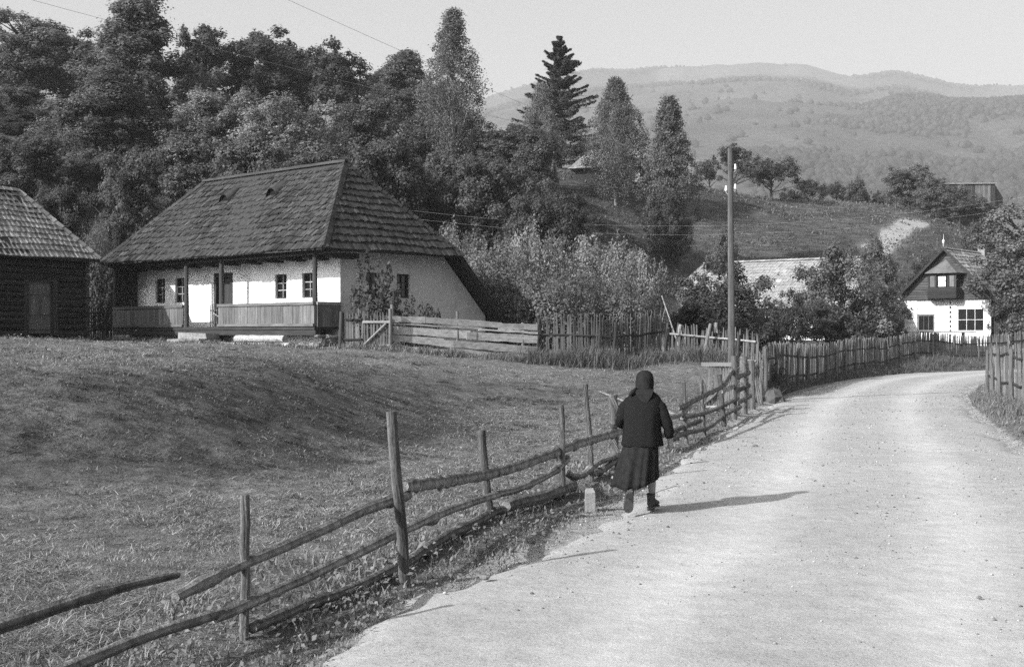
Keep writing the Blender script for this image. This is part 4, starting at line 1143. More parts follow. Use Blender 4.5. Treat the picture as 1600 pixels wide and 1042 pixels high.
bq = at(1568, 326, 128)
hb_ = thing('hill_barn', 'long weathered board barn on the hill crest above the white log house', 'barn', (bq.x - 9.3, bq.y + .0, bq.z - .9), R(-4))
blen = 8.0; bwz0, bwz1 = .9, 3.3
m = MB(); m.poly([(0, 0, .1), (blen + .9, 0, .1), (blen + .9, 3, .1), (0, 3, .1)]); 
box('base', 'black', hb_, .3, blen + .6, .3, 3, -2.2, .9)
x = 0
while x < blen:
    w = random.uniform(.18, .3); mb = MB(); mb.box(x + .01, x + w - .01, -.02, .02, bwz0 + random.uniform(-.04, .04), bwz1)
    mb.build('board', 'grey_z' if random.random() < (.25 if x < blen - 2.2 else .6) else 'dark_z', hb_); x += w
mb = MB(); mb.prism([(blen, .0, bwz0), (blen + 1.5, 1.6, bwz0), (blen + 1.5, 1.6, bwz1 - 1.2), (blen + .2, .0, bwz1)], (-.05, .05, 0)); mb.build('side_wall', 'grey_z', hb_)
mb = MB(); mb.prism([(-.3, -.2, bwz1), (blen + .4, -.2, bwz1), (blen + .4, 3, bwz1 + .25), (-.3, 3, bwz1 + .25)], (0, 0, .08)); mb.build('roof', 'grey_x', hb_)

# rail fence over the pasture
hf = thing('pasture_fence', 'thin grey rail fence running down the crest of the pasture to the chimney', 'fence', at(1395, 330, 121.5))
hfo = Vector(hf.location)
pth = [(1372, 322, 124), (1400, 327, 122), (1440, 332, 118), (1470, 345, 112), (1500, 360, 106), (1530, 378, 100)]
wpts = []
for (x, y, Y) in pth:
    q = at(x, y, Y); wpts.append(Vector((q.x, q.y, gz(q.x, q.y))))
for a, b in zip(wpts, wpts[1:]):
    for z in (.4, .8):
        mb = MB(); mb.tube([a + Vector((0, 0, z)) - hfo, (a + b) / 2 + Vector((0, 0, z - .03)) - hfo, b + Vector((0, 0, z + random.uniform(-.1, .1))) - hfo], .03, 6); mb.build('rail', 'dark_x', hf)
    for t in (0, .5):
        q = a.lerp(b, t); mb = MB(); mb.tube([q + Vector((0, 0, -.3)) - hfo, q + Vector((random.uniform(-.05, .05), 0, random.uniform(.75, 1.1))) - hfo], .05, 6); mb.build('post', 'dark_z', hf)

# ================================================================== SMALL THINGS
q = at(922, 792, 14.4)
mk = thing('marker_stone', 'short pale concrete marker block standing in the verge beside the fence', 'marker', (q.x, q.y, gz(q.x, q.y)))
mb = MB(); mb.add([(-.075, -.06, -.1), (.075, -.06, -.1), (.075, .06, -.1), (-.075, .06, -.1), (-.07, -.055, .26), (.065, -.055, .28), (.065, .055, .30), (-.07, .055, .29), (-.05, -.035, .30), (.045, -.035, .315), (.045, .04, .325), (-.05, .04, .32)],
               [(3, 2, 1, 0), (0, 1, 5, 4), (1, 2, 6, 5), (2, 3, 7, 6), (3, 0, 4, 7), (4, 5, 9, 8), (5, 6, 10, 9), (6, 7, 11, 10), (7, 4, 8, 11), (8, 9, 10, 11)]); mb.build('block', 'concrete', mk).scale = (.8, .9, .8)

def rock(name, label, loc, s, squash=.6, mt='stone', group=None):
    mb = MB(); n, k = 8, 5; V = []
    for i in range(k + 1):
        ph_ = math.pi * i / k
        for j in range(n):
            r_ = 1 + random.uniform(-.22, .22); V.append((s * r_ * math.sin(ph_) * math.cos(6.283 * j / n), s * r_ * .85 * math.sin(ph_) * math.sin(6.283 * j / n), -s * squash * math.cos(ph_) * (1 + random.uniform(-.1, .1))))
    Fs = [(i * n + j, i * n + (j + 1) % n, (i + 1) * n + (j + 1) % n, (i + 1) * n + j) for i in range(k) for j in range(n)]
    mb.add(V, Fs); o = mb.build(name, mt); o.location = loc; o.rotation_euler = (0, 0, random.uniform(0, 6)); tag(o, label, 'stone', group); return o
q = at(1205, 604, 36.5); M['boulder'] = mat('dark boulder', .075, .3, 2.5, .95, .03, 6, fine=.2)
rock('boulder', 'large smooth boulder at the corner of the road fence', (7.5, 36.8, gz(7.5, 36.8) + .08), .42, .8, 'boulder')
for (px, py, s, lb) in ((758, 909, .04, 'fist sized pale stone at the road edge left of the shadow'), 
                        (1530, 940, .022, 'small stone on the road at the right'), (1180, 700, .05, 'small stone on the road beyond the walking woman')):
    Y = CAM_Z / (py - 521) * F; q = at(px, py, Y); rock('road_stone', lb, (q.x, Y, .03 + s * .2), s, .55, group='stones on and beside the road')
# by the porch: steps, logs, stones
st = thing('stone_steps', 'pale stone steps leading up to the porch opening', 'steps', house.matrix_basis @ Vector((-.1, PY0 + 5.2, 0)), H_RZ)
st.location.z = 1.5
for i, (x0, x1, z0, z1) in enumerate(((-.75, .38, -.2, .10), (-.40, .40, .10, .28), (-.05, .42, .28, .46))): box('step', 'concrete', st, x0, x1, -.55 + .1 * i, 1.5 - .12 * i, z0, z1, .03)
for (a, b, r_, lb, z_) in (((-.45, 1.2), (-.45, 3.6), .11, 'upper barked log lying below the porch railing', .22), ((-.8, .5), (-.75, 3.9), .10, 'long pale log lying on the grass before the porch', .02)):
    mb = MB(); n = 8; mb.tube([(a[0] + (b[0] - a[0]) * i / n, a[1] + (b[1] - a[1]) * i / n, z_ + .05 + random.uniform(-.01, .01)) for i in range(n + 1)], r_, 10, .04)
    o = mb.build('log', 'pale_x'); o.location = house.location + Vector((0, 0, .02)); o.rotation_euler = (0, 0, H_RZ); tag(o, lb, 'log')
for i, (x, y, s, lb) in enumerate(((-.5, 5.0, .16, 'white rounded stone left of the porch steps'), (-.35, 8.2, .16, 'pale stone below the left porch railing'), (-.3, 10.4, .2, 'pale stone near the dark end of the porch'),
                              (-.55, .3, .14, 'small pale stone near the porch corner'), (-.35, .0, .2, 'dark stone against the porch corner foundation'))):
    P_ = house.matrix_basis @ Vector((x, y, 0)); rock('field_stone', lb, (P_.x, P_.y, gz(P_.x, P_.y) + s * .3), s, .6, 'stone' if i == 4 else 'concrete', 'stones along the porch')
mb = MB(); pts = [at(x, y, Y) for (x, y, Y) in ((935, 597, 31), (985, 601, 29.5), (1030, 613, 28), (1066, 622, 27))]
pts = [Vector((p_.x, p_.y, gz(p_.x, p_.y) + .06)) for p_ in pts]; mb.tube(pts, [.02, .03, .03, .025], 7, .1); tag(mb.build('fallen_branch', 'rail'), 'thin bare branch lying in the meadow behind the walking woman', 'branch')
# scraps hung on the yard fence
for (px, py, lb) in ((1062, 515, 'white rag hanging on the yard fence near the pale pole'), (1118, 512, 'white rag on the fence just left of the telegraph pole')):
    q = at(px, py, 40.0); mb = MB(); V = []
    for i in range(4):
        for j in range(5): V.append((q.x + (i - 1.5) * .04, q.y - .05 + .02 * math.sin(i * 2 + j), q.z + .15 - j * .08 + .02 * math.sin(i)))
    mb.add(V, [(i * 5 + j, (i + 1) * 5 + j, (i + 1) * 5 + j + 1, i * 5 + j + 1) for i in range(3) for j in range(4)]); o = mb.build('rag', 'concrete'); tag(o, lb, 'rag')
    sm = o.modifiers.new('thick', 'SOLIDIFY'); sm.thickness = .006

# ================================================================== TREES AND SHRUBS
def leaves(C, Nn, size, aspect=.55, jit=.35):
    """one folded leaf (two triangles sharing the midrib, as a bent quad) at each centre"""
    n = len(C)
    Nn = Nn + RNG.normal(0, jit, (n, 3)); Nn /= np.linalg.norm(Nn, axis=1)[:, None] + 1e-9
    T = np.cross(Nn, RNG.normal(0, 1, (n, 3))); T /= np.linalg.norm(T, axis=1)[:, None] + 1e-9
    B = np.cross(Nn, T)
    s = (np.broadcast_to(size, n) * RNG.uniform(.65, 1.35, n))[:, None]
    V = np.stack([C - T * s * .5, C + B * s * aspect * .5 + Nn * s * .10, C + T * s * .5, C - B * s * aspect * .5 + Nn * s * .10], 1)
    Fq = np.arange(n * 4).reshape(n, 4)
    sh = np.repeat(RNG.uniform(.7, 1.3, n), 4)
    return V.reshape(-1, 3), Fq, sh

def unit(n):
    v = RNG.normal(0, 1, (n, 3)); return v / np.linalg.norm(v, axis=1)[:, None]

def limb_pts(a, b, n=4, wob=.06, rise=.12):
    a = np.array(a, float); b = np.array(b, float); L_ = np.linalg.norm(b - a); out = []
    for i in range(n + 1):
        t = i / n; q = a + (b - a) * t
        q = q + np.array([0, 0, rise * L_ * math.sin(math.pi * t) * .5]) + (RNG.normal(0, wob * L_ * .3, 3) if 0 < i < n else 0)
        out.append(Vector(q))
    return out

class Proto:
    def __init__(s, name, trunk, crown, h, w): s.name, s.trunk, s.crown, s.h, s.w = name, trunk, crown, h, w

def broad(name, h, w, nclus, nleaf, lsize, leafmat, clear=.14, shape='round', flat=.72, bark='bark', gap=.0, spiky=.35):
    tr = MB()
    tr.tube([(0, 0, -.5), (.05, 0, h * .12), (RNG.normal(0, .12), RNG.normal(0, .12), h * .4), (RNG.normal(0, .2), 0, h * .8)], [h * .028, h * .022, h * .015, h * .005], 8, .05)
    Cs = []; Rs = []
    lob = RNG.uniform(0, 6.28, 3); nmain = max(12, nclus // 7); mains = []
    for i in range(nclus):
        u = RNG.random() ** .75
        z = clear + (1 - clear) * u
        if shape == 'round': rr = math.sqrt(max(.03, 1 - ((z - (clear + .42)) / (.62)) ** 2))
        elif shape == 'cone': rr = (1 - u) ** .75 * .95 + .08
        elif shape == 'egg': rr = math.sqrt(max(.02, 1 - ((u - .36) / .66) ** 2))
        else: rr = .75 + .25 * math.sin(u * 3)
        an = RNG.uniform(0, 6.283); q = RNG.random() ** .45
        rr *= 1 + .15 * math.sin(3 * an + lob[0] + 5 * u) + .10 * math.sin(5 * an + lob[1] - 7 * u)
        r_ = w / 2 * rr * q * RNG.uniform(.82, 1.02)
        c = np.array((r_ * math.cos(an), r_ * math.sin(an), h * z * .93))
        if i < nmain: mains.append(c)
        else:                                   # smaller sprays gather round the main boughs
            m_ = mains[RNG.integers(0, nmain)]; c = c * .38 + m_ * .62 + RNG.normal(0, .05 * w, 3)
        Cs.append(c); Rs.append(w * RNG.uniform(.055, .14) * (1 - .3 * u) * (1.25 if i < nmain else .85))
    Cs = np.array(Cs); Rs = np.array(Rs)
    for c in np.concatenate([Cs[:nmain], Cs[nmain::4]]):
        zb = max(h * clear * .7, c[2] - np.hypot(c[0], c[1]) * RNG.uniform(.6, 1.0))
        tr.tube(limb_pts((0, 0, min(zb, h * .75)), c), [h * .009, h * .007, h * .005, h * .003, h * .0015], 5, .05, False)
    wts = Rs ** 2; cnt = (wts / wts.sum() * nleaf).astype(int) + 1
    P = []; Nn = []
    for c, r_, k in zip(Cs, Rs, cnt):
        d = unit(k); rad = r_ * (RNG.random(k) ** .45) * np.where(RNG.random(k) < .14, RNG.uniform(1, 1.7, k), 1)
        off = d * rad[:, None]; off[:, 2] *= flat
        if spiky:
            sel = RNG.random(k) < .22
            off[sel, 2] += RNG.random(sel.sum()) * spiky * h * .12; off[sel, :2] *= .35
        P.append(c + off); nn = d * .8 + np.array([0, 0, .55]); Nn.append(nn)
    V, Fq, sh = leaves(np.concatenate(P), np.concatenate(Nn), lsize)
    csh = np.repeat(np.repeat(RNG.uniform(.8, 1.22, len(Cs)), cnt), 4)
    return Proto(name, tr.mesh('trunk', bark), np_mesh('crown', V, Fq, leafmat, sh * csh), h, w)

def birch(name, h, w, nstr, nleaf, lsize, leafmat='leaf_birch', clear=.16, droop=.14, bark='bark_birch'):
    tr = MB(); top = Vector((RNG.normal(0, .2), RNG.normal(0, .2), h * .97))
    tr.tube([Vector((0, 0, -.5)), Vector((.1, 0, h * .3)), Vector((RNG.normal(0, .12), 0, h * .6)), top], [h * .014, h * .012, h * .008, h * .002], 8, .03)
    P = []; k = max(6, nleaf // nstr)
    for i in range(nstr):
        u = RNG.random() ** .9; z = h * (clear + (1 - clear) * u)
        rr = w / 2 * min(1.0, (1 - u) * 1.5 + .10) * min(1, .45 + u * 2.2) * RNG.uniform(.3, 1.08)
        an = RNG.uniform(0, 6.283); tip = np.array([rr * math.cos(an), rr * math.sin(an), z + rr * .25])
        if i % 3 == 0: tr.tube(limb_pts((0, 0, max(h * .1, z - rr * 1.1)), tip, 3), [h * .004, h * .003, h * .002, h * .001], 4, 0, False)
        dl = h * droop * RNG.uniform(.3, 1.0) * (1 - .6 * u); t = RNG.random(k)
        q = tip + np.stack([RNG.normal(0, .10 + .02 * h * .3, k) + .25 * t * math.cos(an), RNG.normal(0, .10 + .02 * h * .3, k) + .25 * t * math.sin(an), -dl * t + RNG.normal(0, .10, k)], 1)
        P.append(q)
    P = np.concatenate(P); n = len(P)
    V, Fq, sh = leaves(P, unit(n) + np.array([0, 0, .2]), lsize, .7)
    return Proto(name, tr.mesh('trunk', bark), np_mesh('crown', V, Fq, leafmat, sh), h, w)

def spruce(name, h, w, nbr, per, lsize):
    tr = MB(); tr.tube([(0, 0, -.5), (0, 0, h * .5), (0, 0, h)], [h * .018, h * .011, h * .002], 8, .02)
    P = []; Nn = []
    for i in range(nbr):
        u = (i + RNG.random()) / nbr; z = h * (.06 + .93 * u)
        L_ = w / 2 * ((1 - u) ** .8) * RNG.uniform(.45, 1.25) + .15; z += RNG.normal(0, .18)
        an = i * 2.399 + RNG.normal(0, .2); dirv = np.array([math.cos(an), math.sin(an), 0]); side = np.array([-dirv[1], dirv[0], 0])
        t = RNG.random(per) ** .65
        sl_ = -.28 + .75 * u                      # low boughs hang, high ones rise
        zz = L_ * (sl_ * t + .22 * t * t)
        q = np.array([0, 0, z]) + dirv * (L_ * t)[:, None]; q[:, 2] += zz
        sp = L_ * .27 * (1 - .8 * t) + .09
        s_ = RNG.uniform(-1, 1, per); q += side * (s_ * sp)[:, None]; q[:, 2] -= np.abs(s_) * sp * .3 + RNG.random(per) ** 2 * .38 * (1 - .5 * t) * (1 - .5 * u)
        P.append(q); Nn.append(np.tile(np.array([0, 0, .5]), (per, 1)) + dirv * .5 + RNG.normal(0, .3, (per, 3)))
        if i % 2 == 0:
            tr.tube([Vector((0, 0, z)), Vector(np.array([0, 0, z - .12 * L_]) + dirv * L_ * .5), Vector(np.array([0, 0, z - .12 * L_]) + dirv * L_ * .95)], [.04, .025, .01], 4, 0, False)
    V, Fq, sh = leaves(np.concatenate(P), np.concatenate(Nn), lsize, .32, .3)
    return Proto(name, tr.mesh('trunk', 'bark'), np_mesh('crown', V, Fq, 'leaf_spruce', sh), h, w)

def shrub(name, h, w, nsh, nleaf, lsize, leafmat, lean=.8, bark='bark', base=.12):
    tr = MB(); P = []; Nn = []; k = nleaf // nsh
    for i in range(nsh):
        an = RNG.uniform(0, 6.283); q = RNG.random() ** .6; hh = h * RNG.uniform(.55, 1.0) * (1 - .25 * q)
        b0 = np.array([math.cos(an), math.sin(an), 0]) * w * .22 * q
        tip = np.array([math.cos(an), math.sin(an), 0]) * w * .5 * q * lean + np.array([RNG.normal(0, w * .03), RNG.normal(0, w * .03), hh])
        mid = b0 * .6 + tip * .4 + np.array([math.cos(an), math.sin(an), 0]) * w * .10 * q
        pts = [Vector((b0[0], b0[1], -.2)), Vector(mid), Vector(tip)]
        if i % 2 == 0: tr.tube(pts, [h * .008, h * .005, h * .002], 4, 0, False)
        t = base + (1 - base) * RNG.random(k) ** .8
        c = ((1 - t) ** 2)[:, None] * b0 + (2 * t * (1 - t))[:, None] * mid + (t ** 2)[:, None] * tip
        sp = w * .07 * (1.15 - .85 * t ** 2)[:, None]
        c = c + RNG.normal(0, 1, (k, 3)) * sp * np.array([1, 1, .8])
        P.append(c); Nn.append(unit(k) * .7 + np.array([math.cos(an) * q, math.sin(an) * q, .5]))
    V, Fq, sh = leaves(np.concatenate(P), np.concatenate(Nn), lsize, .55)
    V[:, 2] = np.maximum(V[:, 2], .02)
    ssh = np.repeat(np.repeat(RNG.uniform(.8, 1.2, nsh), k), 4)
    return Proto(name, tr.mesh('stem', bark), np_mesh('crown', V, Fq, leafmat, sh * ssh), h, w)

PR = {}
PR['b1'] = broad('broadleaf_tree', 11, 8, 230, 44000, .21, 'leaf_mid', .10)
PR['b2'] = broad('broadleaf_tree', 12, 7, 220, 40000, .21, 'leaf_dark', .10, 'egg')
PR['b3'] = broad('broadleaf_tree', 14, 9, 260, 54000, .22, 'leaf_mid', .06, 'cone')
PR['b4'] = broad('broadleaf_tree', 9, 8, 210, 40000, .19, 'leaf_pale', .08, 'round', spiky=.6)
PR['b5'] = broad('broadleaf_tree', 10, 8, 150, 30000, .22, 'leaf_dark', .16, 'round')
PR['d1'] = broad('understorey_tree', 7, 7, 200, 34000, .18, 'leaf_dark', .04, 'round')
PR['d2'] = broad('understorey_tree', 8, 6, 190, 34000, .18, 'leaf_mid', .03, 'egg', spiky=.8)
PR['bi1'] = birch('birch_tree', 14, 5, 420, 26000, .14)
PR['bi2'] = birch('birch_tree', 11, 6.5, 520, 36000, .14, droop=.26)
PR['bi3'] = birch('slender_tree', 13, 4.6, 460, 36000, .16, 'leaf_mid', .04, .10, 'bark')
PR['sp'] = spruce('spruce_tree', 14, 9, 140, 320, .27)
PR['f1'] = broad('fruit_tree', 5.2, 6.2, 60, 8000, .17, 'leaf_dark', .26, 'round')
PR['f2'] = broad('fruit_tree', 5.5, 5.6, 48, 6000, .17, 'leaf_dark', .24, 'egg')
PR['g1'] = broad('garden_tree', 4.5, 5.4, 110, 20000, .13, 'leaf_dark', .05, 'round')
PR['g2'] = broad('garden_tree', 4.6, 5.8, 120, 21000, .13, 'leaf_mid', .05, 'round', spiky=.5)
PR['s1'] = shrub('tall_shrub', 4.5, 4.2, 90, 18000, .12, 'leaf_pale')
PR['s2'] = shrub('tall_shrub', 4.2, 3.8, 80, 16000, .12, 'leaf_pale', 1.0)
PR['s3'] = shrub('tall_shrub', 4.0, 4.4, 80, 15000, .12, 'leaf_mid', 1.05)
PR['tall'] = broad('broadleaf_tree', 10, 4.5, 160, 16000, .27, 'leaf_dark', .55)
PR['bush'] = broad('garden_bush', 2.6, 3.4, 120, 14000, .12, 'leaf_dark', .0, 'round')
PR['sap'] = shrub('sapling', 2.9, 2.0, 16, 1500, .14, 'leaf_dark', 1.1, base=.2)
PR['sm'] = shrub('small_shrub', 1.4, 1.5, 20, 1400, .10, 'leaf_dark', 1.0)

def plant(kind, px, top, wpx, Y, label, cat='tree', group=None, rz=None, base=None, dz=0.0):
    """kind standing at depth Y under picture column px, its top at picture row top, wpx wide"""
    p = PR[kind]
    X = (px - 800) * Y / F; z = gz(X, Y) if base is None else base
    hgt = CAM_Z + (521 - top) * Y / F - z; wid = wpx * Y / F
    o = thing(p.name, label, cat, (X, Y, z + dz), RNG.uniform(0, 6.28) if rz is None else rz, group)
    sx = wid / p.w; sz = max(.2, hgt / p.h)
    o.scale = (sx, sx, sz)
    child_at(p.trunk, 'trunk', o, (0, 0, 0)); child_at(p.crown, 'crown', o, (0, 0, 0))
    return o
G1 = 'trees of the hillside wood'
for a in (
    ('b1', 35, 20, 200, 96, 'dark bushy tree at the top left corner of the picture'),
    ('b5', 120, 45, 150, 104, 'rounded tree against the sky just right of the top left corner'),
    ('b3', 215, -35, 270, 88, 'tallest broad tree of the wood reaching above the picture edge'),
    ('b3', 175, 95, 230, 76, 'pale leaved tree standing in front of the tallest broad tree'),
    ('b2', 318, 28, 130, 104, 'dark narrow tree right behind the tallest broad tree'),
    ('b5', 395, 38, 200, 108, 'open crowned tree on the skyline above the farmhouse roof'),
    ('b1', 455, 72, 150, 112, 'low skyline tree between two open crowned trees'),
    ('b5', 530, 62, 170, 106, 'open crowned skyline tree left of the pointed tree'),
    ('b2', 600, 100, 130, 110, 'dark tree on the skyline behind the pointed tree'),
    ('b4', 335, 138, 190, 78, 'pale spreading tree above the left end of the farmhouse ridge'),
    ('b4', 450, 152, 230, 74, 'broad pale bushy tree above the middle of the farmhouse ridge'),
    ('d2', 120, 140, 150, 74, 'medium tree on the slope above the log barn'),
    ('d1', 30, 205, 190, 64, 'dark thicket tree above the log barn roof at the left edge'),
    ('d1', 195, 228, 150, 58, 'dark spreading tree between the log barn and farmhouse roofs'),
    ('d2', 285, 205, 170, 66, 'dark tree just left of the farmhouse roof'),
    ('d1', 400, 222, 190, 62, 'dark foliage directly behind the farmhouse ridge'),
    ('d2', 560, 148, 150, 80, 'medium tree above the right end of the farmhouse ridge'),
    ('bi3', 632, 80, 130, 92, 'pointed tree left of the tall birch'),
    ('b3', 695, 120, 180, 90, 'dense tree hiding the foot of the tall birch'),
    ('d1', 590, 215, 190, 64, 'dark tree behind the hipped end of the farmhouse roof'),
    ('d2', 680, 225, 180, 68, 'dark tree below the tall birch'),
    ('d1', 770, 240, 200, 66, 'dark tree low on the slope below the spruce'),
    ('b5', 800, 185, 170, 84, 'dark rounded tree left of the spruce'),
    ('d2', 830, 210, 115, 80, 'dark tree below the spruce'),
    ('d1', 888, 300, 120, 74, 'dark low tree below the weeping birch'),
    ('d1', 845, 300, 160, 60, 'dark low thicket tree behind the leafy shrubs'),
    ('d2', 20, 130, 130, 84, 'dark tree near the left edge halfway up the wood'),
    ('d1', 500, 240, 170, 70, 'dark foliage behind the right end of the farmhouse ridge'),
    ('d1', 90, 290, 120, 52, 'low dark thicket peeping over the log barn roof'),
):
    plant(*a, group=G1)
plant('bi1', 708, 14, 105, 86, 'tall slim birch rising above the wood against the sky', group='birches')
plant('sp', 874, 60, 165, 117, 'tall dark spruce with drooping branches on the skyline')
plant('bi1', 846, 130, 70, 103, 'slim birch standing in front of the spruce', group='birches')
plant('bi2', 962, 122, 100, 104, 'weeping birch with pale trunk in front of the hill cottage', group='birches')
plant('bi3', 1046, 152, 88, 94, 'slender dark tree standing alone on the pasture edge', base=None)
plant('d1', 1040, 300, 80, 92, 'dark bush at the foot of the slender pasture tree', 'bush')
G2 = 'fruit trees on the hill crest'
for a in (('f2', 1148, 222, 120, 123, 'gnarled fruit tree on the crest behind the telegraph pole'), ('f1', 1206, 244, 120, 120, 'round fruit tree on the crest right of the telegraph pole'),
          ('f1', 1268, 282, 80, 130, 'low fruit tree on the crest middle'), ('f1', 1240, 290, 60, 134, 'small fruit tree behind the round crest tree'), ('f2', 1308, 283, 64, 133, 'left of two small trees on the crest middle'), ('d2', 1338, 276, 44, 132, 'dark pointed small tree on the crest middle'),
          ('f1', 1375, 296, 60, 134, 'low crest tree left of the board barn group'), ('b1', 1422, 256, 90, 128, 'leafy tree left of the hill board barn'), ('d2', 1470, 272, 90, 122, 'leafy tree covering the left end of the hill barn'),
          ('f1', 1500, 300, 110, 117, 'spreading fruit tree in front of the hill barn'), ('f1', 1440, 300, 70, 126, 'small tree below the leafy crest tree'), ('f1', 1108, 250, 60, 128, 'thin fruit tree left of the telegraph pole on the crest')):
    plant(*a, group=G2)
G3 = 'leafy shrubs behind the stake fence'
for a in (('s1', 712, 330, 120, 47, 'leafy shrub rising behind the hipped roof corner'), ('s2', 775, 352, 130, 45, 'pale leafy shrub beside the gable'), ('s1', 838, 328, 140, 46, 'tallest pale shrub with upright shoots behind the board fence'),
          ('s3', 800, 385, 150, 43.5, 'low wide shrub against the gable end'), ('s2', 905, 340, 130, 46, 'pale shrub in the middle of the leafy row'), ('s1', 965, 352, 120, 45.5, 'pale shrub right of the row middle'),
          ('s2', 1002, 368, 90, 44, 'shrub at the right end of the leafy row'), ('s3', 880, 400, 150, 42.6, 'dense low shrub close behind the stake fence'), ('s3', 960, 405, 140, 43, 'dense low shrub near the right end of the stake fence')):
    plant(*a, cat='shrub', group=G3)
plant('g1', 1134, 402, 205, 51, 'round dense tree behind the yard fence left of the pole')
plant('g2', 1318, 382, 190, 69, 'broad dense tree in front of the tiled house')
plant('g1', 1238, 452, 110, 63, 'low bush between the tiled house and the road fence', 'bush')
plant('d1', 1385, 445, 80, 73, 'dark bush between tiled house and white log house', 'bush')
plant('d2', 1372, 360, 80, 88, 'dark tree on the slope behind the tiled house')
plant('d2', 1128, 352, 70, 86, 'dark narrow tree behind the roof left of the pole')
plant('d1', 1440, 405, 70, 92, 'dark tree behind the left slope of the chalet roof')
plant('b1', 1604, 316, 200, 78, 'large tree cut by the right edge beside the white log house')
plant('d2', 1590, 400, 90, 78, 'lower foliage at the right edge in front of the chalet roof')
plant('d1', 1540, 345, 90, 100, 'tree behind the chalet chimney')
plant('sap', 588, 368, 95, 37.0, 'tall leafy sapling in front of the gable window', 'sapling', base=None)
plant('sm', 650, 448, 75, 37.4, 'small leafy shrub below the right gable window', 'shrub')
plant('sm', 1205, 560, 60, 40.5, 'weedy bush on the bank below the road fence', 'bush')
plant('s3', 150, 318, 80, 47, 'pale bush between the barn roof and the farmhouse roof', 'shrub')
o = plant('tall', 0, 0, 100, 38, 'unseen tall stemmed tree added left of the log barn to shade the farmhouse')
o.location = (-22.0, 38.6, gz(-22.0, 38.6)); o.scale = (1.05, 1.05, .74)  # added out of view so that its crown shades the farmhouse's left wall
for a in (('bush', 1182, 476, 110, 56, 'dense dark bush right of the round tree behind the pole'), ('bush', 1292, 470, 130, 65.5, 'dense bush below the broad tree near the road fence'), ('bush', 1345, 462, 120, 71, 'dense bush right of the broad tree by the tiled house'),
          ('bush', 1085, 470, 100, 47, 'dense bush left below the round tree behind the yard fence')):
    plant(*a, cat='bush', group='bushes behind the road fence')
plant('d1', 60, 172, 180, 82, 'dark tree filling the slope near the left edge', group=G1)
plant('d2', 140, 225, 150, 68, 'dark tree right above the log barn ridge', group=G1)

# ================================================================== WALKING WOMAN
woman = thing('person', 'woman in dark head scarf, jacket and pleated skirt walking away up the road', 'person', (1.40, 13.85, .025), R(-9))
def loft(rings, closed_top=False, closed_bottom=False):
    n = len(rings[0]); V = [p for r_ in rings for p in r_]; Fs = []
    for i in range(len(rings) - 1):
        for k in range(n): Fs.append((i * n + k, i * n + (k + 1) % n, (i + 1) * n + (k + 1) % n, (i + 1) * n + k))
    if closed_bottom: Fs.append(tuple(range(n - 1, -1, -1)))
    if closed_top: Fs.append(tuple((len(rings) - 1) * n + k for k in range(n)))
    return V, Fs
def ring(cx, cy, cz, rx, ry, n=28, tilt=0.0, fold=None, sq=1.0):
    out = []
    for k in range(n):
        th = 6.28318 * k / n; f = 1 + (fold(th) if fold else 0)
        c, s = math.cos(th), math.sin(th)
        c = math.copysign(abs(c) ** sq, c); s = math.copysign(abs(s) ** sq, s)
        out.append(Vector((cx + rx * f * c, cy + ry * f * s, cz + tilt * ry * s)))
    return out
def subd(o, lv=1):
    mdf = o.modifiers.new('smooth', 'SUBSURF'); mdf.levels = lv; mdf.render_levels = lv
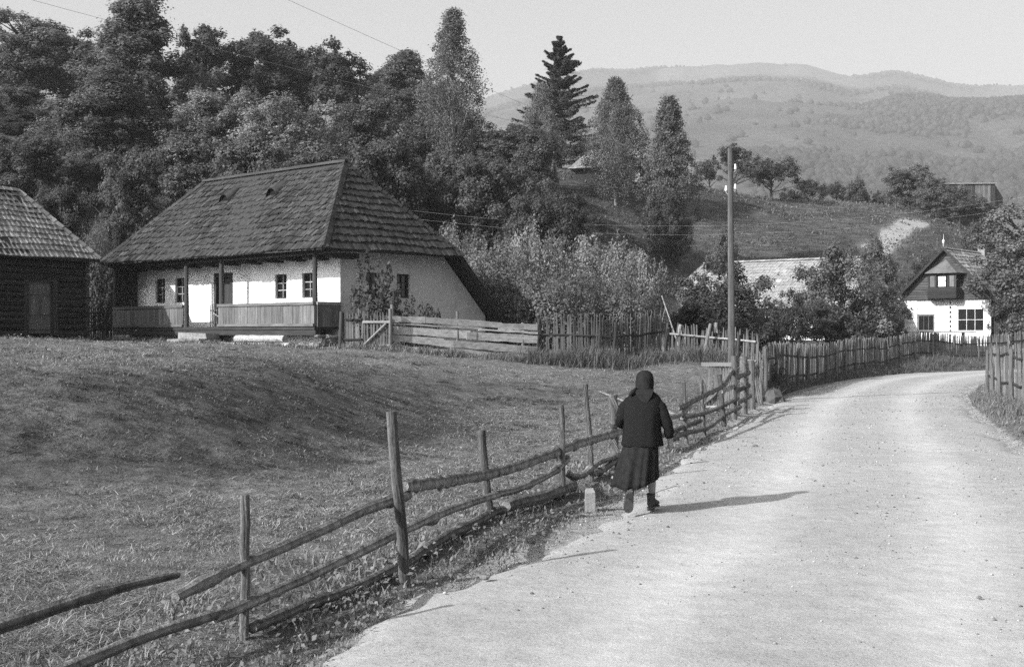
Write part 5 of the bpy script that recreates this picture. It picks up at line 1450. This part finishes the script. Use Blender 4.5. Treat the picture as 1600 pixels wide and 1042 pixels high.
# body: one continuous skinned figure
def skin_body():
    J = {}; E = []; Rr = []; P = []
    def v(name, p, r_): J[name] = len(P); P.append(p); Rr.append(r_)
    def e(*names):
        for a, b in zip(names, names[1:]): E.append((J[a], J[b]))
    v('pelvis', (.0, .0, .80), .13); v('waist', (0, .03, .95), .12); v('chest', (0, .10, 1.12), .12); v('neck0', (.01, .17, 1.25), .055); v('neck', (.02, .20, 1.31), .05); v('head', (.025, .235, 1.395), .08); v('crown', (.025, .24, 1.455), .065)
    e('pelvis', 'waist', 'chest', 'neck0', 'neck', 'head', 'crown')
    v('shR', (.13, .12, 1.18), .05); v('elR', (.255, .06, .97), .04); v('wrR', (.302, .088, .785), .028); v('paR', (.308, .10, .745), (.034)); v('knR', (.312, .11, .71), .03)
    e('chest', 'shR', 'elR', 'wrR', 'paR', 'knR')
    v('shL', (-.12, .12, 1.18), .05); v('elL', (-.215, .09, .97), .04); v('wrL', (-.15, .28, .95), .028); v('paL', (-.12, .33, .945), .030); v('knL', (-.10, .36, .95), .026)
    e('chest', 'shL', 'elL', 'wrL', 'paL', 'knL')
    v('hipR', (.085, 0, .74), .09); v('kneeR', (.10, .13, .42), .058); v('calfR', (.105, .14, .30), .05); v('ankR', (.108, .16, .10), .033); v('toeR', (.125, .26, .045), .03)
    e('pelvis', 'hipR', 'kneeR', 'calfR', 'ankR', 'toeR')
    v('hipL', (-.085, 0, .74), .09); v('kneeL', (-.095, -.02, .44), .058); v('calfL', (-.108, -.14, .35), .05); v('ankL', (-.118, -.215, .255), .034); v('toeL', (-.118, -.19, .16), .022)
    e('pelvis', 'hipL', 'kneeL', 'calfL', 'ankL', 'toeL')
    # fingers, slightly curled, and a thumb from the side of each palm
    for s, pa, sx, dirv in (('R', J['knR'], 1, Vector((.1, .15, -1))), ('L', J['knL'], -1, Vector((.7, .6, .1)))):
        base = Vector(P[pa]); dv = dirv.normalized(); side = Vector((.3, .95, 0)) if s == 'R' else Vector((0, .1, 1)); side = (side - dv * side.dot(dv)).normalized(); cur = dv.cross(side) * (1 if s == 'L' else -1)
        for k in range(4):
            q = base + side * (.022 - k * .0147); ln = (.055, .066, .062, .048)[k]
            v(f'f{s}{k}a', tuple(q + dv * .018), .0095); v(f'f{s}{k}b', tuple(q + dv * (.018 + ln * .5) + cur * .006), .009); v(f'f{s}{k}c', tuple(q + dv * (.018 + ln * .9) + cur * .022), .0075)
            E.append((pa, J[f'f{s}{k}a'])); e(f'f{s}{k}a', f'f{s}{k}b', f'f{s}{k}c')
        pp = J['pa' + s]; q = Vector(P[pp]) + side * .03
        v(f't{s}a', tuple(q + dv * .005), .011); v(f't{s}b', tuple(q + dv * .035 + side * .012 + cur * .008), .0095); v(f't{s}c', tuple(q + dv * .06 + side * .012 + cur * .014), .008)
        E.append((pp, J[f't{s}a'])); e(f't{s}a', f't{s}b', f't{s}c')
    me = bpy.data.meshes.new('body'); me.from_pydata(P, E, []); me.update()
    o = link(bpy.data.objects.new('body', me), woman)
    me.materials.append(M['skin'])
    sk = o.modifiers.new('skin', 'SKIN'); sk.use_smooth_shade = True
    if not me.skin_vertices: me.attributes  # layer is created with the modifier
    if len(me.skin_vertices) == 0:
        bpy.context.view_layer.objects.active = o; bpy.ops.mesh.customdata_skin_add()
    for i, r_ in enumerate(Rr): me.skin_vertices[0].data[i].radius = (r_, r_)
    me.skin_vertices[0].data[0].use_root = True
    subd(o, 1)
    return o
skin_body()
# skirt with pleats; the left side swings back with the stride
mb = MB(); rg = []
pl_ph = [random.uniform(0, 6.28) for _ in range(4)]
for i in range(11):
    t = i / 10; z = .80 - .495 * t
    fold = lambda th, t=t: (.15 + t) * (.075 * math.sin(8 * th + pl_ph[0] + .5 * t) + .05 * math.sin(15 * th + pl_ph[1]) + .02 * math.sin(23 * th + pl_ph[2]))
    r_ = ring(.004 - .075 * t, -.03 * t, z, .176 + .06 * t, .145 + .10 * t, 90, 0, fold)
    for p_ in r_:
        p_.z += t * (.03 * math.sin(math.atan2(p_.y, p_.x) * 2 + 1) - .055 * max(-1, min(1, -p_.x / .12)) * (1 if p_.y < 0 else .5))
    rg.append(r_)
V, Fs = loft(rg); mb.add(V, Fs); sk_o = mb.build('skirt', 'cloth_skirt', woman, True); sm = sk_o.modifiers.new('thick', 'SOLIDIFY'); sm.thickness = .008
# jacket: torso and two sleeves
mb = MB(); rg = []
crease = lambda th: .026 * math.sin(5 * th + 1) + .018 * math.sin(11 * th) + .012 * math.sin(17 * th + 2)
for (z, cy, rx, ry, cx) in ((.715, -.01, .224, .176, .008), (.73, -.01, .226, .180, .008), (.80, .0, .214, .170, .006), (.88, .02, .204, .162, .004), (.96, .045, .204, .160, .004), (1.04, .075, .210, .160, .006), (1.12, .105, .212, .156, .008), (1.18, .13, .206, .146, .010), (1.225, .15, .186, .132, .013), (1.258, .165, .152, .116, .016), (1.285, .178, .112, .098, .02), (1.31, .19, .075, .078, .024)):
    rg.append(ring(cx, cy, z, rx, ry, 44, .0, crease if z < 1.1 else None, .92))
V, Fs = loft(rg, True); mb.add(V, Fs)
def sleeve(pts, rad, n=16):
    P = resample(np.array(pts, float), .025); m_ = len(P); rr = np.interp(np.linspace(0, 1, m_), np.linspace(0, 1, len(rad)), rad)
    mb.tube([Vector(p_) for p_ in P], [float(r_) * (1 + .06 * math.sin(i * 1.7)) for i, r_ in enumerate(rr)], n, .01, True)
sleeve([(.12, .135, 1.20), (.185, .11, 1.13), (.238, .07, 1.02), (.285, .055, .91), (.300, .08, .80)], [.055, .076, .068, .058, .048])
sleeve([(-.11, .14, 1.20), (-.17, .115, 1.13), (-.215, .085, 1.02), (-.225, .10, .955), (-.16, .26, .95)], [.055, .076, .068, .062, .048])
jk = mb.build('jacket', 'cloth_jacket', woman, True)
# head scarf with the knot and the two tail ends on the back
mb = MB(); rg = []
for (z, cy, rx, ry) in ((1.255, .165, .10, .10), (1.285, .18, .094, .10), (1.32, .20, .095, .107), (1.36, .216, .099, .114), (1.40, .222, .101, .117), (1.44, .224, .098, .113), (1.475, .224, .086, .099), (1.503, .225, .062, .072), (1.52, .226, .03, .036)):
    rg.append(ring(.025, cy, z, rx, ry, 36, 0, lambda th, z=z: .028 * math.sin(6 * th + z * 34) + .015 * math.sin(13 * th - z * 20)))
V, Fs = loft(rg, True); mb.add(V, Fs)
mb.add([Vector(p_) for p_ in ((-.09, .10, 1.315), (.13, .10, 1.32), (.11, .015, 1.245), (.055, -.022, 1.165), (.02, -.025, 1.185), (-.04, .0, 1.235), (.025, .045, 1.305))], [(0, 5, 6), (5, 4, 6), (4, 3, 6), (3, 2, 6), (2, 1, 6), (1, 0, 6)])
mb.tube([(-.06, .12, 1.31), (-.095, .075, 1.29), (-.12, .045, 1.265), (-.13, .035, 1.25)], [.03, .026, .02, .006], 8)
sc_o = mb.build('head_scarf', 'cloth_scarf', woman, True)
# shoes
def shoe(loc, rot, sc):
    """a laced ankle shoe, toe towards +y, with a separate sole and heel"""
    mb = MB(); rg = []
    for (y, zc, rx, rz) in ((-.098, .05, .022, .038), (-.085, .052, .036, .05), (-.03, .058, .041, .058), (.04, .046, .045, .045), (.10, .034, .049, .034), (.14, .03, .042, .028), (.165, .027, .018, .016)):
        rg.append([Vector((rx * math.cos(6.283 * k / 16), y, max(.006, zc + rz * math.sin(6.283 * k / 16)))) for k in range(16)])
    V, Fs = loft(rg, True, True); mb.add(V, Fs)
    mb.tube([(0, -.045, .07), (0, -.05, .115), (0, -.055, .15)], [.046, .045, .05], 14)
    o = mb.build('shoe', 'shoe', woman, True); o.location = loc; o.rotation_euler = rot; o.scale = (sc, sc, sc)
    mb = MB(); pr = [(-.102, .026), (-.085, .038), (-.03, .036), (.03, .038), (.09, .05), (.135, .044), (.16, .028), (.172, .01)]
    V = [(-w_, y, z) for y, w_ in pr for z in (-.010, .006)] + [(w_, y, z) for y, w_ in pr for z in (-.010, .006)]
    n = len(pr); Fs = []
    for i in range(n - 1):
        a, b = i * 2, (i + 1) * 2; c, d = 2 * n + i * 2, 2 * n + (i + 1) * 2
        Fs += [(a, b, d, c), (a + 1, c + 1, d + 1, b + 1), (a, a + 1, b + 1, b), (c, d, d + 1, c + 1)]
    Fs += [(0, 2 * n, 2 * n + 1, 1), (2 * n - 2, 2 * n - 1, 4 * n - 1, 4 * n - 2)]
    mb.add(V, Fs); so = mb.build('sole', 'sole', o)
    mb = MB(); hp = [(-.036, -.032), (-.036, -.08), (-.02, -.1), (.02, -.1), (.036, -.08), (.036, -.032)]
    mb.prism([(x, y, -.032) for x, y in hp], (0, 0, .022)); mb.build('heel', 'shoe', o)
    return o
shoe((.11, .175, .033), (0, 0, R(-14)), 1.0)
shoe((-.115, -.235, .165), (R(-57), R(4), R(6)), 1.1)

# ================================================================== GRASS, HAY, WEEDS, GRAVEL
HB = [(house, -.2, 6.6, .6, 12.6), (barn, -BL, 0.2, .5, BD)]
def blocked(x, y):
    bad = np.zeros(x.shape, bool)
    for o, x0, x1, y0, y1 in HB:
        c, s = math.cos(o.rotation_euler.z), math.sin(o.rotation_euler.z)
        dx, dy = x - o.location.x, y - o.location.y
        u, v = dx * c + dy * s, -dx * s + dy * c
        bad |= (u > x0) & (u < x1) & (v > y0) & (v < y1)
    return bad
def blades(x, y, h, w, lean, az, shade):
    n = len(x); z = ground_z(x, y)
    d = np.stack([np.cos(az) * np.sin(lean), np.sin(az) * np.sin(lean), np.cos(lean)], 1)
    sd = np.stack([-np.sin(az), np.cos(az), np.zeros(n)], 1); tw = RNG.uniform(-1.2, 1.2, n)
    view = np.stack([y, -x, np.zeros(n)], 1); view /= np.linalg.norm(view, axis=1)[:, None] + 1e-9
    sd = sd * np.cos(tw)[:, None] + view * np.sin(tw)[:, None]; sd /= np.linalg.norm(sd, axis=1)[:, None] + 1e-9
    b = np.stack([x, y, z - .012], 1)
    mid = b + d * (h * .55)[:, None]
    tip = b + d * h[:, None] + np.stack([np.cos(az), np.sin(az), np.full(n, -.55)], 1) * (h * .13)[:, None]
    W = (w * .5)[:, None] * sd
    V = np.stack([b - W, b + W, mid + W * .8, tip, mid - W * .8], 1).reshape(-1, 3)
    i = np.arange(n)[:, None] * 5
    return V, i + np.array([[0, 1, 2, 4]]), i + np.array([[4, 2, 3]]), np.repeat(shade, 5)
def scatter(n, y0, y1, a0, a1, power=1.0):
    Y = y0 * np.exp(RNG.random(n) ** power * math.log(y1 / y0)); A = RNG.uniform(a0, a1, n)
    return A * Y, Y
VV, Q4, T3, SH = [], [], [], []; off = 0
def push(r_):
    global off
    VV.append(r_[0]); Q4.append(r_[1] + off); T3.append(r_[2] + off); SH.append(r_[3]); off += len(r_[0])
# mown stubble
x, y = scatter(260000, 5.2, 60, -.50, .32)
d = dist_poly(x, y, ROAD_S); k = (d > HALF + .02 + .3 * fbm(x * .9, y * .9, 3, 8)) & ~blocked(x, y); x, y, d = x[k], y[k], d[k]
hay = fbm(x * .9, y * 1.5, 4, 301); n = len(x)
patch = smooth(-.35, .35, fbm(x * .5, y * .5, 3, 333))
push(blades(x, y, RNG.uniform(.014, .034, n) * (1 + .8 * patch), .003 + .0006 * y * RNG.uniform(.6, 1.3, n), RNG.uniform(.2, 1.3, n), RNG.uniform(0, 6.28, n), RNG.uniform(.55, 1.35, n) * (.75 + .5 * patch) * bank(x, y) * (1 + .3 * smooth(24, 30, y) * (x < 0))))  # blades on the bank carry the same painted slope shade
# wisps of cut hay lying in swathes
x, y = scatter(150000, 5.2, 42, -.50, .25)
d = dist_poly(x, y, ROAD_S); hay = fbm(x * .8, y * 1.4, 4, 301)
k = (d > HALF + 1.3) & ~blocked(x, y) & (hay > .16 + RNG.uniform(-.14, .14, len(x))) & (y < 34 + 4 * vnoise(x * .3, y * .3, 4)); x, y = x[k], y[k]; n = len(x); hay = hay[k]
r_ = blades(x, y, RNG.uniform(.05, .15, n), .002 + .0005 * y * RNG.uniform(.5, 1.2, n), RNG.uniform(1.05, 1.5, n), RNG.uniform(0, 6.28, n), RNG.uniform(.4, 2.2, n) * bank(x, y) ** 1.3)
r_[0][:, 2] += np.repeat(np.clip((hay - .05), 0, .5) * .25 * RNG.random(n), 5)
push(r_)
# raked tufts of hay, each a small tangled heap
m0 = 9000; cx, cy = scatter(m0, 6, 34, -.48, .12)
kk = (dist_poly(cx, cy, ROAD_S) > HALF + 1.6) & ~blocked(cx, cy) & (fbm(cx * .35, cy * .6, 3, 401) > RNG.uniform(-.6, .35, m0)); cx, cy = cx[kk], cy[kk]; m0 = len(cx)
per = 32; rad = np.repeat(RNG.uniform(.05, .28, m0), per); th = RNG.uniform(0, 6.28, m0 * per); rr = RNG.random(m0 * per) ** .6
x = np.repeat(cx, per) + np.cos(th) * rr * rad * 1.3; y = np.repeat(cy, per) + np.sin(th) * rr * rad; n = len(x)
tone = np.repeat(RNG.uniform(.25, 1.6, m0), per)
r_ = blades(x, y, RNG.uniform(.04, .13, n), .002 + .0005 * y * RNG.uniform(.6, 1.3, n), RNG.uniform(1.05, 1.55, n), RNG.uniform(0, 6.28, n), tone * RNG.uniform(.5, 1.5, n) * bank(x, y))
r_[0][:, 2] += np.repeat((1 - rr) * rad * .8 * RNG.random(n), 5)
push(r_)
# taller grass and weeds along the road verge and below the fences
x, y = scatter(120000, 5.2, 75, -.42, .48)
d = dist_poly(x, y, ROAD_S); k = (d > HALF - .16 + .5 * fbm(x * 1.4, y * 1.4, 4, 8)) & (d < HALF + 1.5 + .8 * vnoise(x * .7, y * .7, 12)); x, y, d = x[k], y[k], d[k]
cl = fbm(x * 1.6, y * 1.6, 3, 71); k = cl > RNG.uniform(-.45, .35, len(x)); x, y, d, cl = x[k], y[k], d[k], cl[k]; n = len(x)
hh = RNG.uniform(.015, .075, n) * (1 + np.clip(cl, 0, 1)) * smooth(HALF - .1, HALF + .5, d)
push(blades(x, y, hh + .03, .008 + .0007 * y * RNG.uniform(.7, 1.6, n), RNG.uniform(.05, .9, n), RNG.uniform(0, 6.28, n), RNG.uniform(.45, 1.3, n)))
# tufts along fence feet
def along(poly, n, spread, h0, h1, sh0=.5, sh1=1.2):
    P = resample(np.array(poly, float), .1); i = RNG.integers(0, len(P), n)
    x = P[i, 0] + RNG.normal(0, spread, n); y = P[i, 1] + RNG.normal(0, spread, n)
    k = (dist_poly(x, y, ROAD_S) > HALF + .15) & ~blocked(x, y); x, y = x[k], y[k]; m_ = len(x)
    cl = fbm(x * 1.8, y * 1.8, 3, 171)
    push(blades(x, y, RNG.uniform(h0, h1, m_) * (1 + cl), np.full(m_, .016) * RNG.uniform(.5, 1.6, m_), RNG.uniform(.05, .8, m_), RNG.uniform(0, 6.28, m_), RNG.uniform(sh0, sh1, m_)))
along([(-4.8, 36.3), (-3.5, 36.1), (.7, 37.5)], 5000, .22, .08, .28)
along([(.7, 37.5), (2.9, 37.8), (4.7, 39.5), (7.3, 38.8)], 9000, .3, .15, .6, .35, .9)
along([(7.8, 38.2), (9.8, 43.2), (12.4, 49.6), (15.8, 57.2), (19.2, 63.4), (23, 68.8), (27, 72.2), (32, 74.5)], 16000, .45, .1, .45, .35, .95)
along([(14.6, 40), (12.8, 33.4), (11.4, 28)], 6000, .35, .06, .25)
along([(-5.6, 35.2), (-9, 38.5), (-13, 42.4)], 4000, .3, .05, .2)
# tussocks on the pasture hill
n0 = 60000; x = RNG.uniform(2, 50, n0); y = RNG.uniform(80, 127, n0); k = fbm(x * .6, y * 1.1, 3, 707) > RNG.uniform(-.2, .45, n0); x, y = x[k], y[k]; n = len(x)
push(blades(x, y, RNG.uniform(.10, .32, n), RNG.uniform(.05, .14, n), RNG.uniform(.3, 1.3, n), RNG.uniform(0, 6.28, n), RNG.uniform(.35, 1.0, n)))
V = np.concatenate(VV); me = np_mesh('grass', V, [np.concatenate(Q4), np.concatenate(T3)], mat('grass blades', .18, .2, 1.5, .8, attr=True, transl=.25, spec=.2), np.concatenate(SH))
tag(link(bpy.data.objects.new('grass', me)), 'mown grass with scattered hay and weedy verges', 'grass', kind='stuff')

# broad leaved weeds in the verge: leaf rosettes as one mass
x, y = scatter(26000, 6, 40, -.30, .30)
d = dist_poly(x, y, ROAD_S); k = (d > HALF + .1) & (d < HALF + 1.35) & (fbm(x * 1.3, y * 1.3, 3, 99) > RNG.uniform(-.1, .4, len(x))); x, y = x[k], y[k]; n = len(x)
P = np.stack([x, y, ground_z(x, y) + RNG.uniform(.02, .16, n)], 1)
V, Fq, sh = leaves(P, np.tile(np.array([-.2, -.2, 1.0]), (n, 1)), .03 + .0014 * y, .6, .45)
tag(link(bpy.data.objects.new('verge_weeds', np_mesh('verge_weeds', V, Fq, 'leaf_pale', sh))), 'low broad leaved weeds along the road verge', 'weeds', kind='stuff')

# loose gravel
def gravel():
    n = 18000
    i = RNG.integers(0, len(ROAD_FINE), n * 3); t, nr = road_frame()
    o_ = RNG.uniform(-2.7, 2.7, n * 3)
    X = ROAD_FINE[i, 0] + nr[i, 0] * o_ + RNG.normal(0, .1, n * 3); Y = ROAD_FINE[i, 1] + nr[i, 1] * o_ + RNG.normal(0, .1, n * 3)
    rut = 1.3 * np.exp(-((np.abs(o_) - 1.0) / .45) ** 2); cl = fbm(X * .9, Y * .9, 3, 55)
    k = (Y > 4.5) & (Y < 48) & (cl - .45 * rut > RNG.uniform(-.5, .5, n * 3)) & (RNG.random(n * 3) < np.clip(14 / np.maximum(Y, 4), 0, 1)); X, Y, o_ = X[k][:n], Y[k][:n], o_[k][:n]; n = len(X)
    Z = road_z(X, Y, o_)
    s = np.minimum(.004 + .014 * RNG.random(n) ** 5 + .0003 * Y, .03)
    base = np.array([(1, 0, 0), (.3, .95, 0), (-.8, .6, 0), (-.8, -.6, 0), (.3, -.95, 0), (.05, 0, .75), (0, 0, -.4)])
    V = base[None] * s[:, None, None] * RNG.uniform(.65, 1.3, (n, 7, 1))
    an = RNG.uniform(0, 6.28, n); c, sn = np.cos(an), np.sin(an)
    V = np.stack([V[..., 0] * c[:, None] - V[..., 1] * sn[:, None], V[..., 0] * sn[:, None] + V[..., 1] * c[:, None], V[..., 2]], -1)
    V += np.stack([X, Y, Z + s * .15], 1)[:, None]
    T = np.array([(0, 1, 5), (1, 2, 5), (2, 3, 5), (3, 4, 5), (4, 0, 5), (1, 0, 6), (2, 1, 6), (3, 2, 6), (4, 3, 6), (0, 4, 6)])
    Fs = (np.arange(n)[:, None, None] * 7 + T[None]).reshape(-1, 3)
    sh = np.repeat(RNG.uniform(.15, .9, n), 7)
    tag(link(bpy.data.objects.new('gravel', np_mesh('gravel', V.reshape(-1, 3), Fs, mat('loose gravel', .42, .3, 8, .95, attr=True), sh))), 'loose gravel scattered over the dusty road', 'gravel', kind='stuff')
gravel()

# ================================================================== HAZE
hz_m = bpy.data.materials.new('valley haze'); hz_m.use_nodes = True
hn = hz_m.node_tree; hn.nodes.remove(hn.nodes['Principled BSDF'])
pv = hn.nodes.new('ShaderNodeVolumePrincipled'); pv.inputs['Color'].default_value = (.95, .95, .95, 1); pv.inputs['Density'].default_value = .00024; pv.inputs['Anisotropy'].default_value = 0.0
hn.links.new(pv.outputs[0], hn.nodes['Material Output'].inputs['Volume'])
mb = MB(); mb.box(-5200, 5200, -120, 5300, -40, 960); hz_o = mb.build('haze', hz_m); tag(hz_o, 'thin pale haze filling the valley', 'haze', kind='stuff')
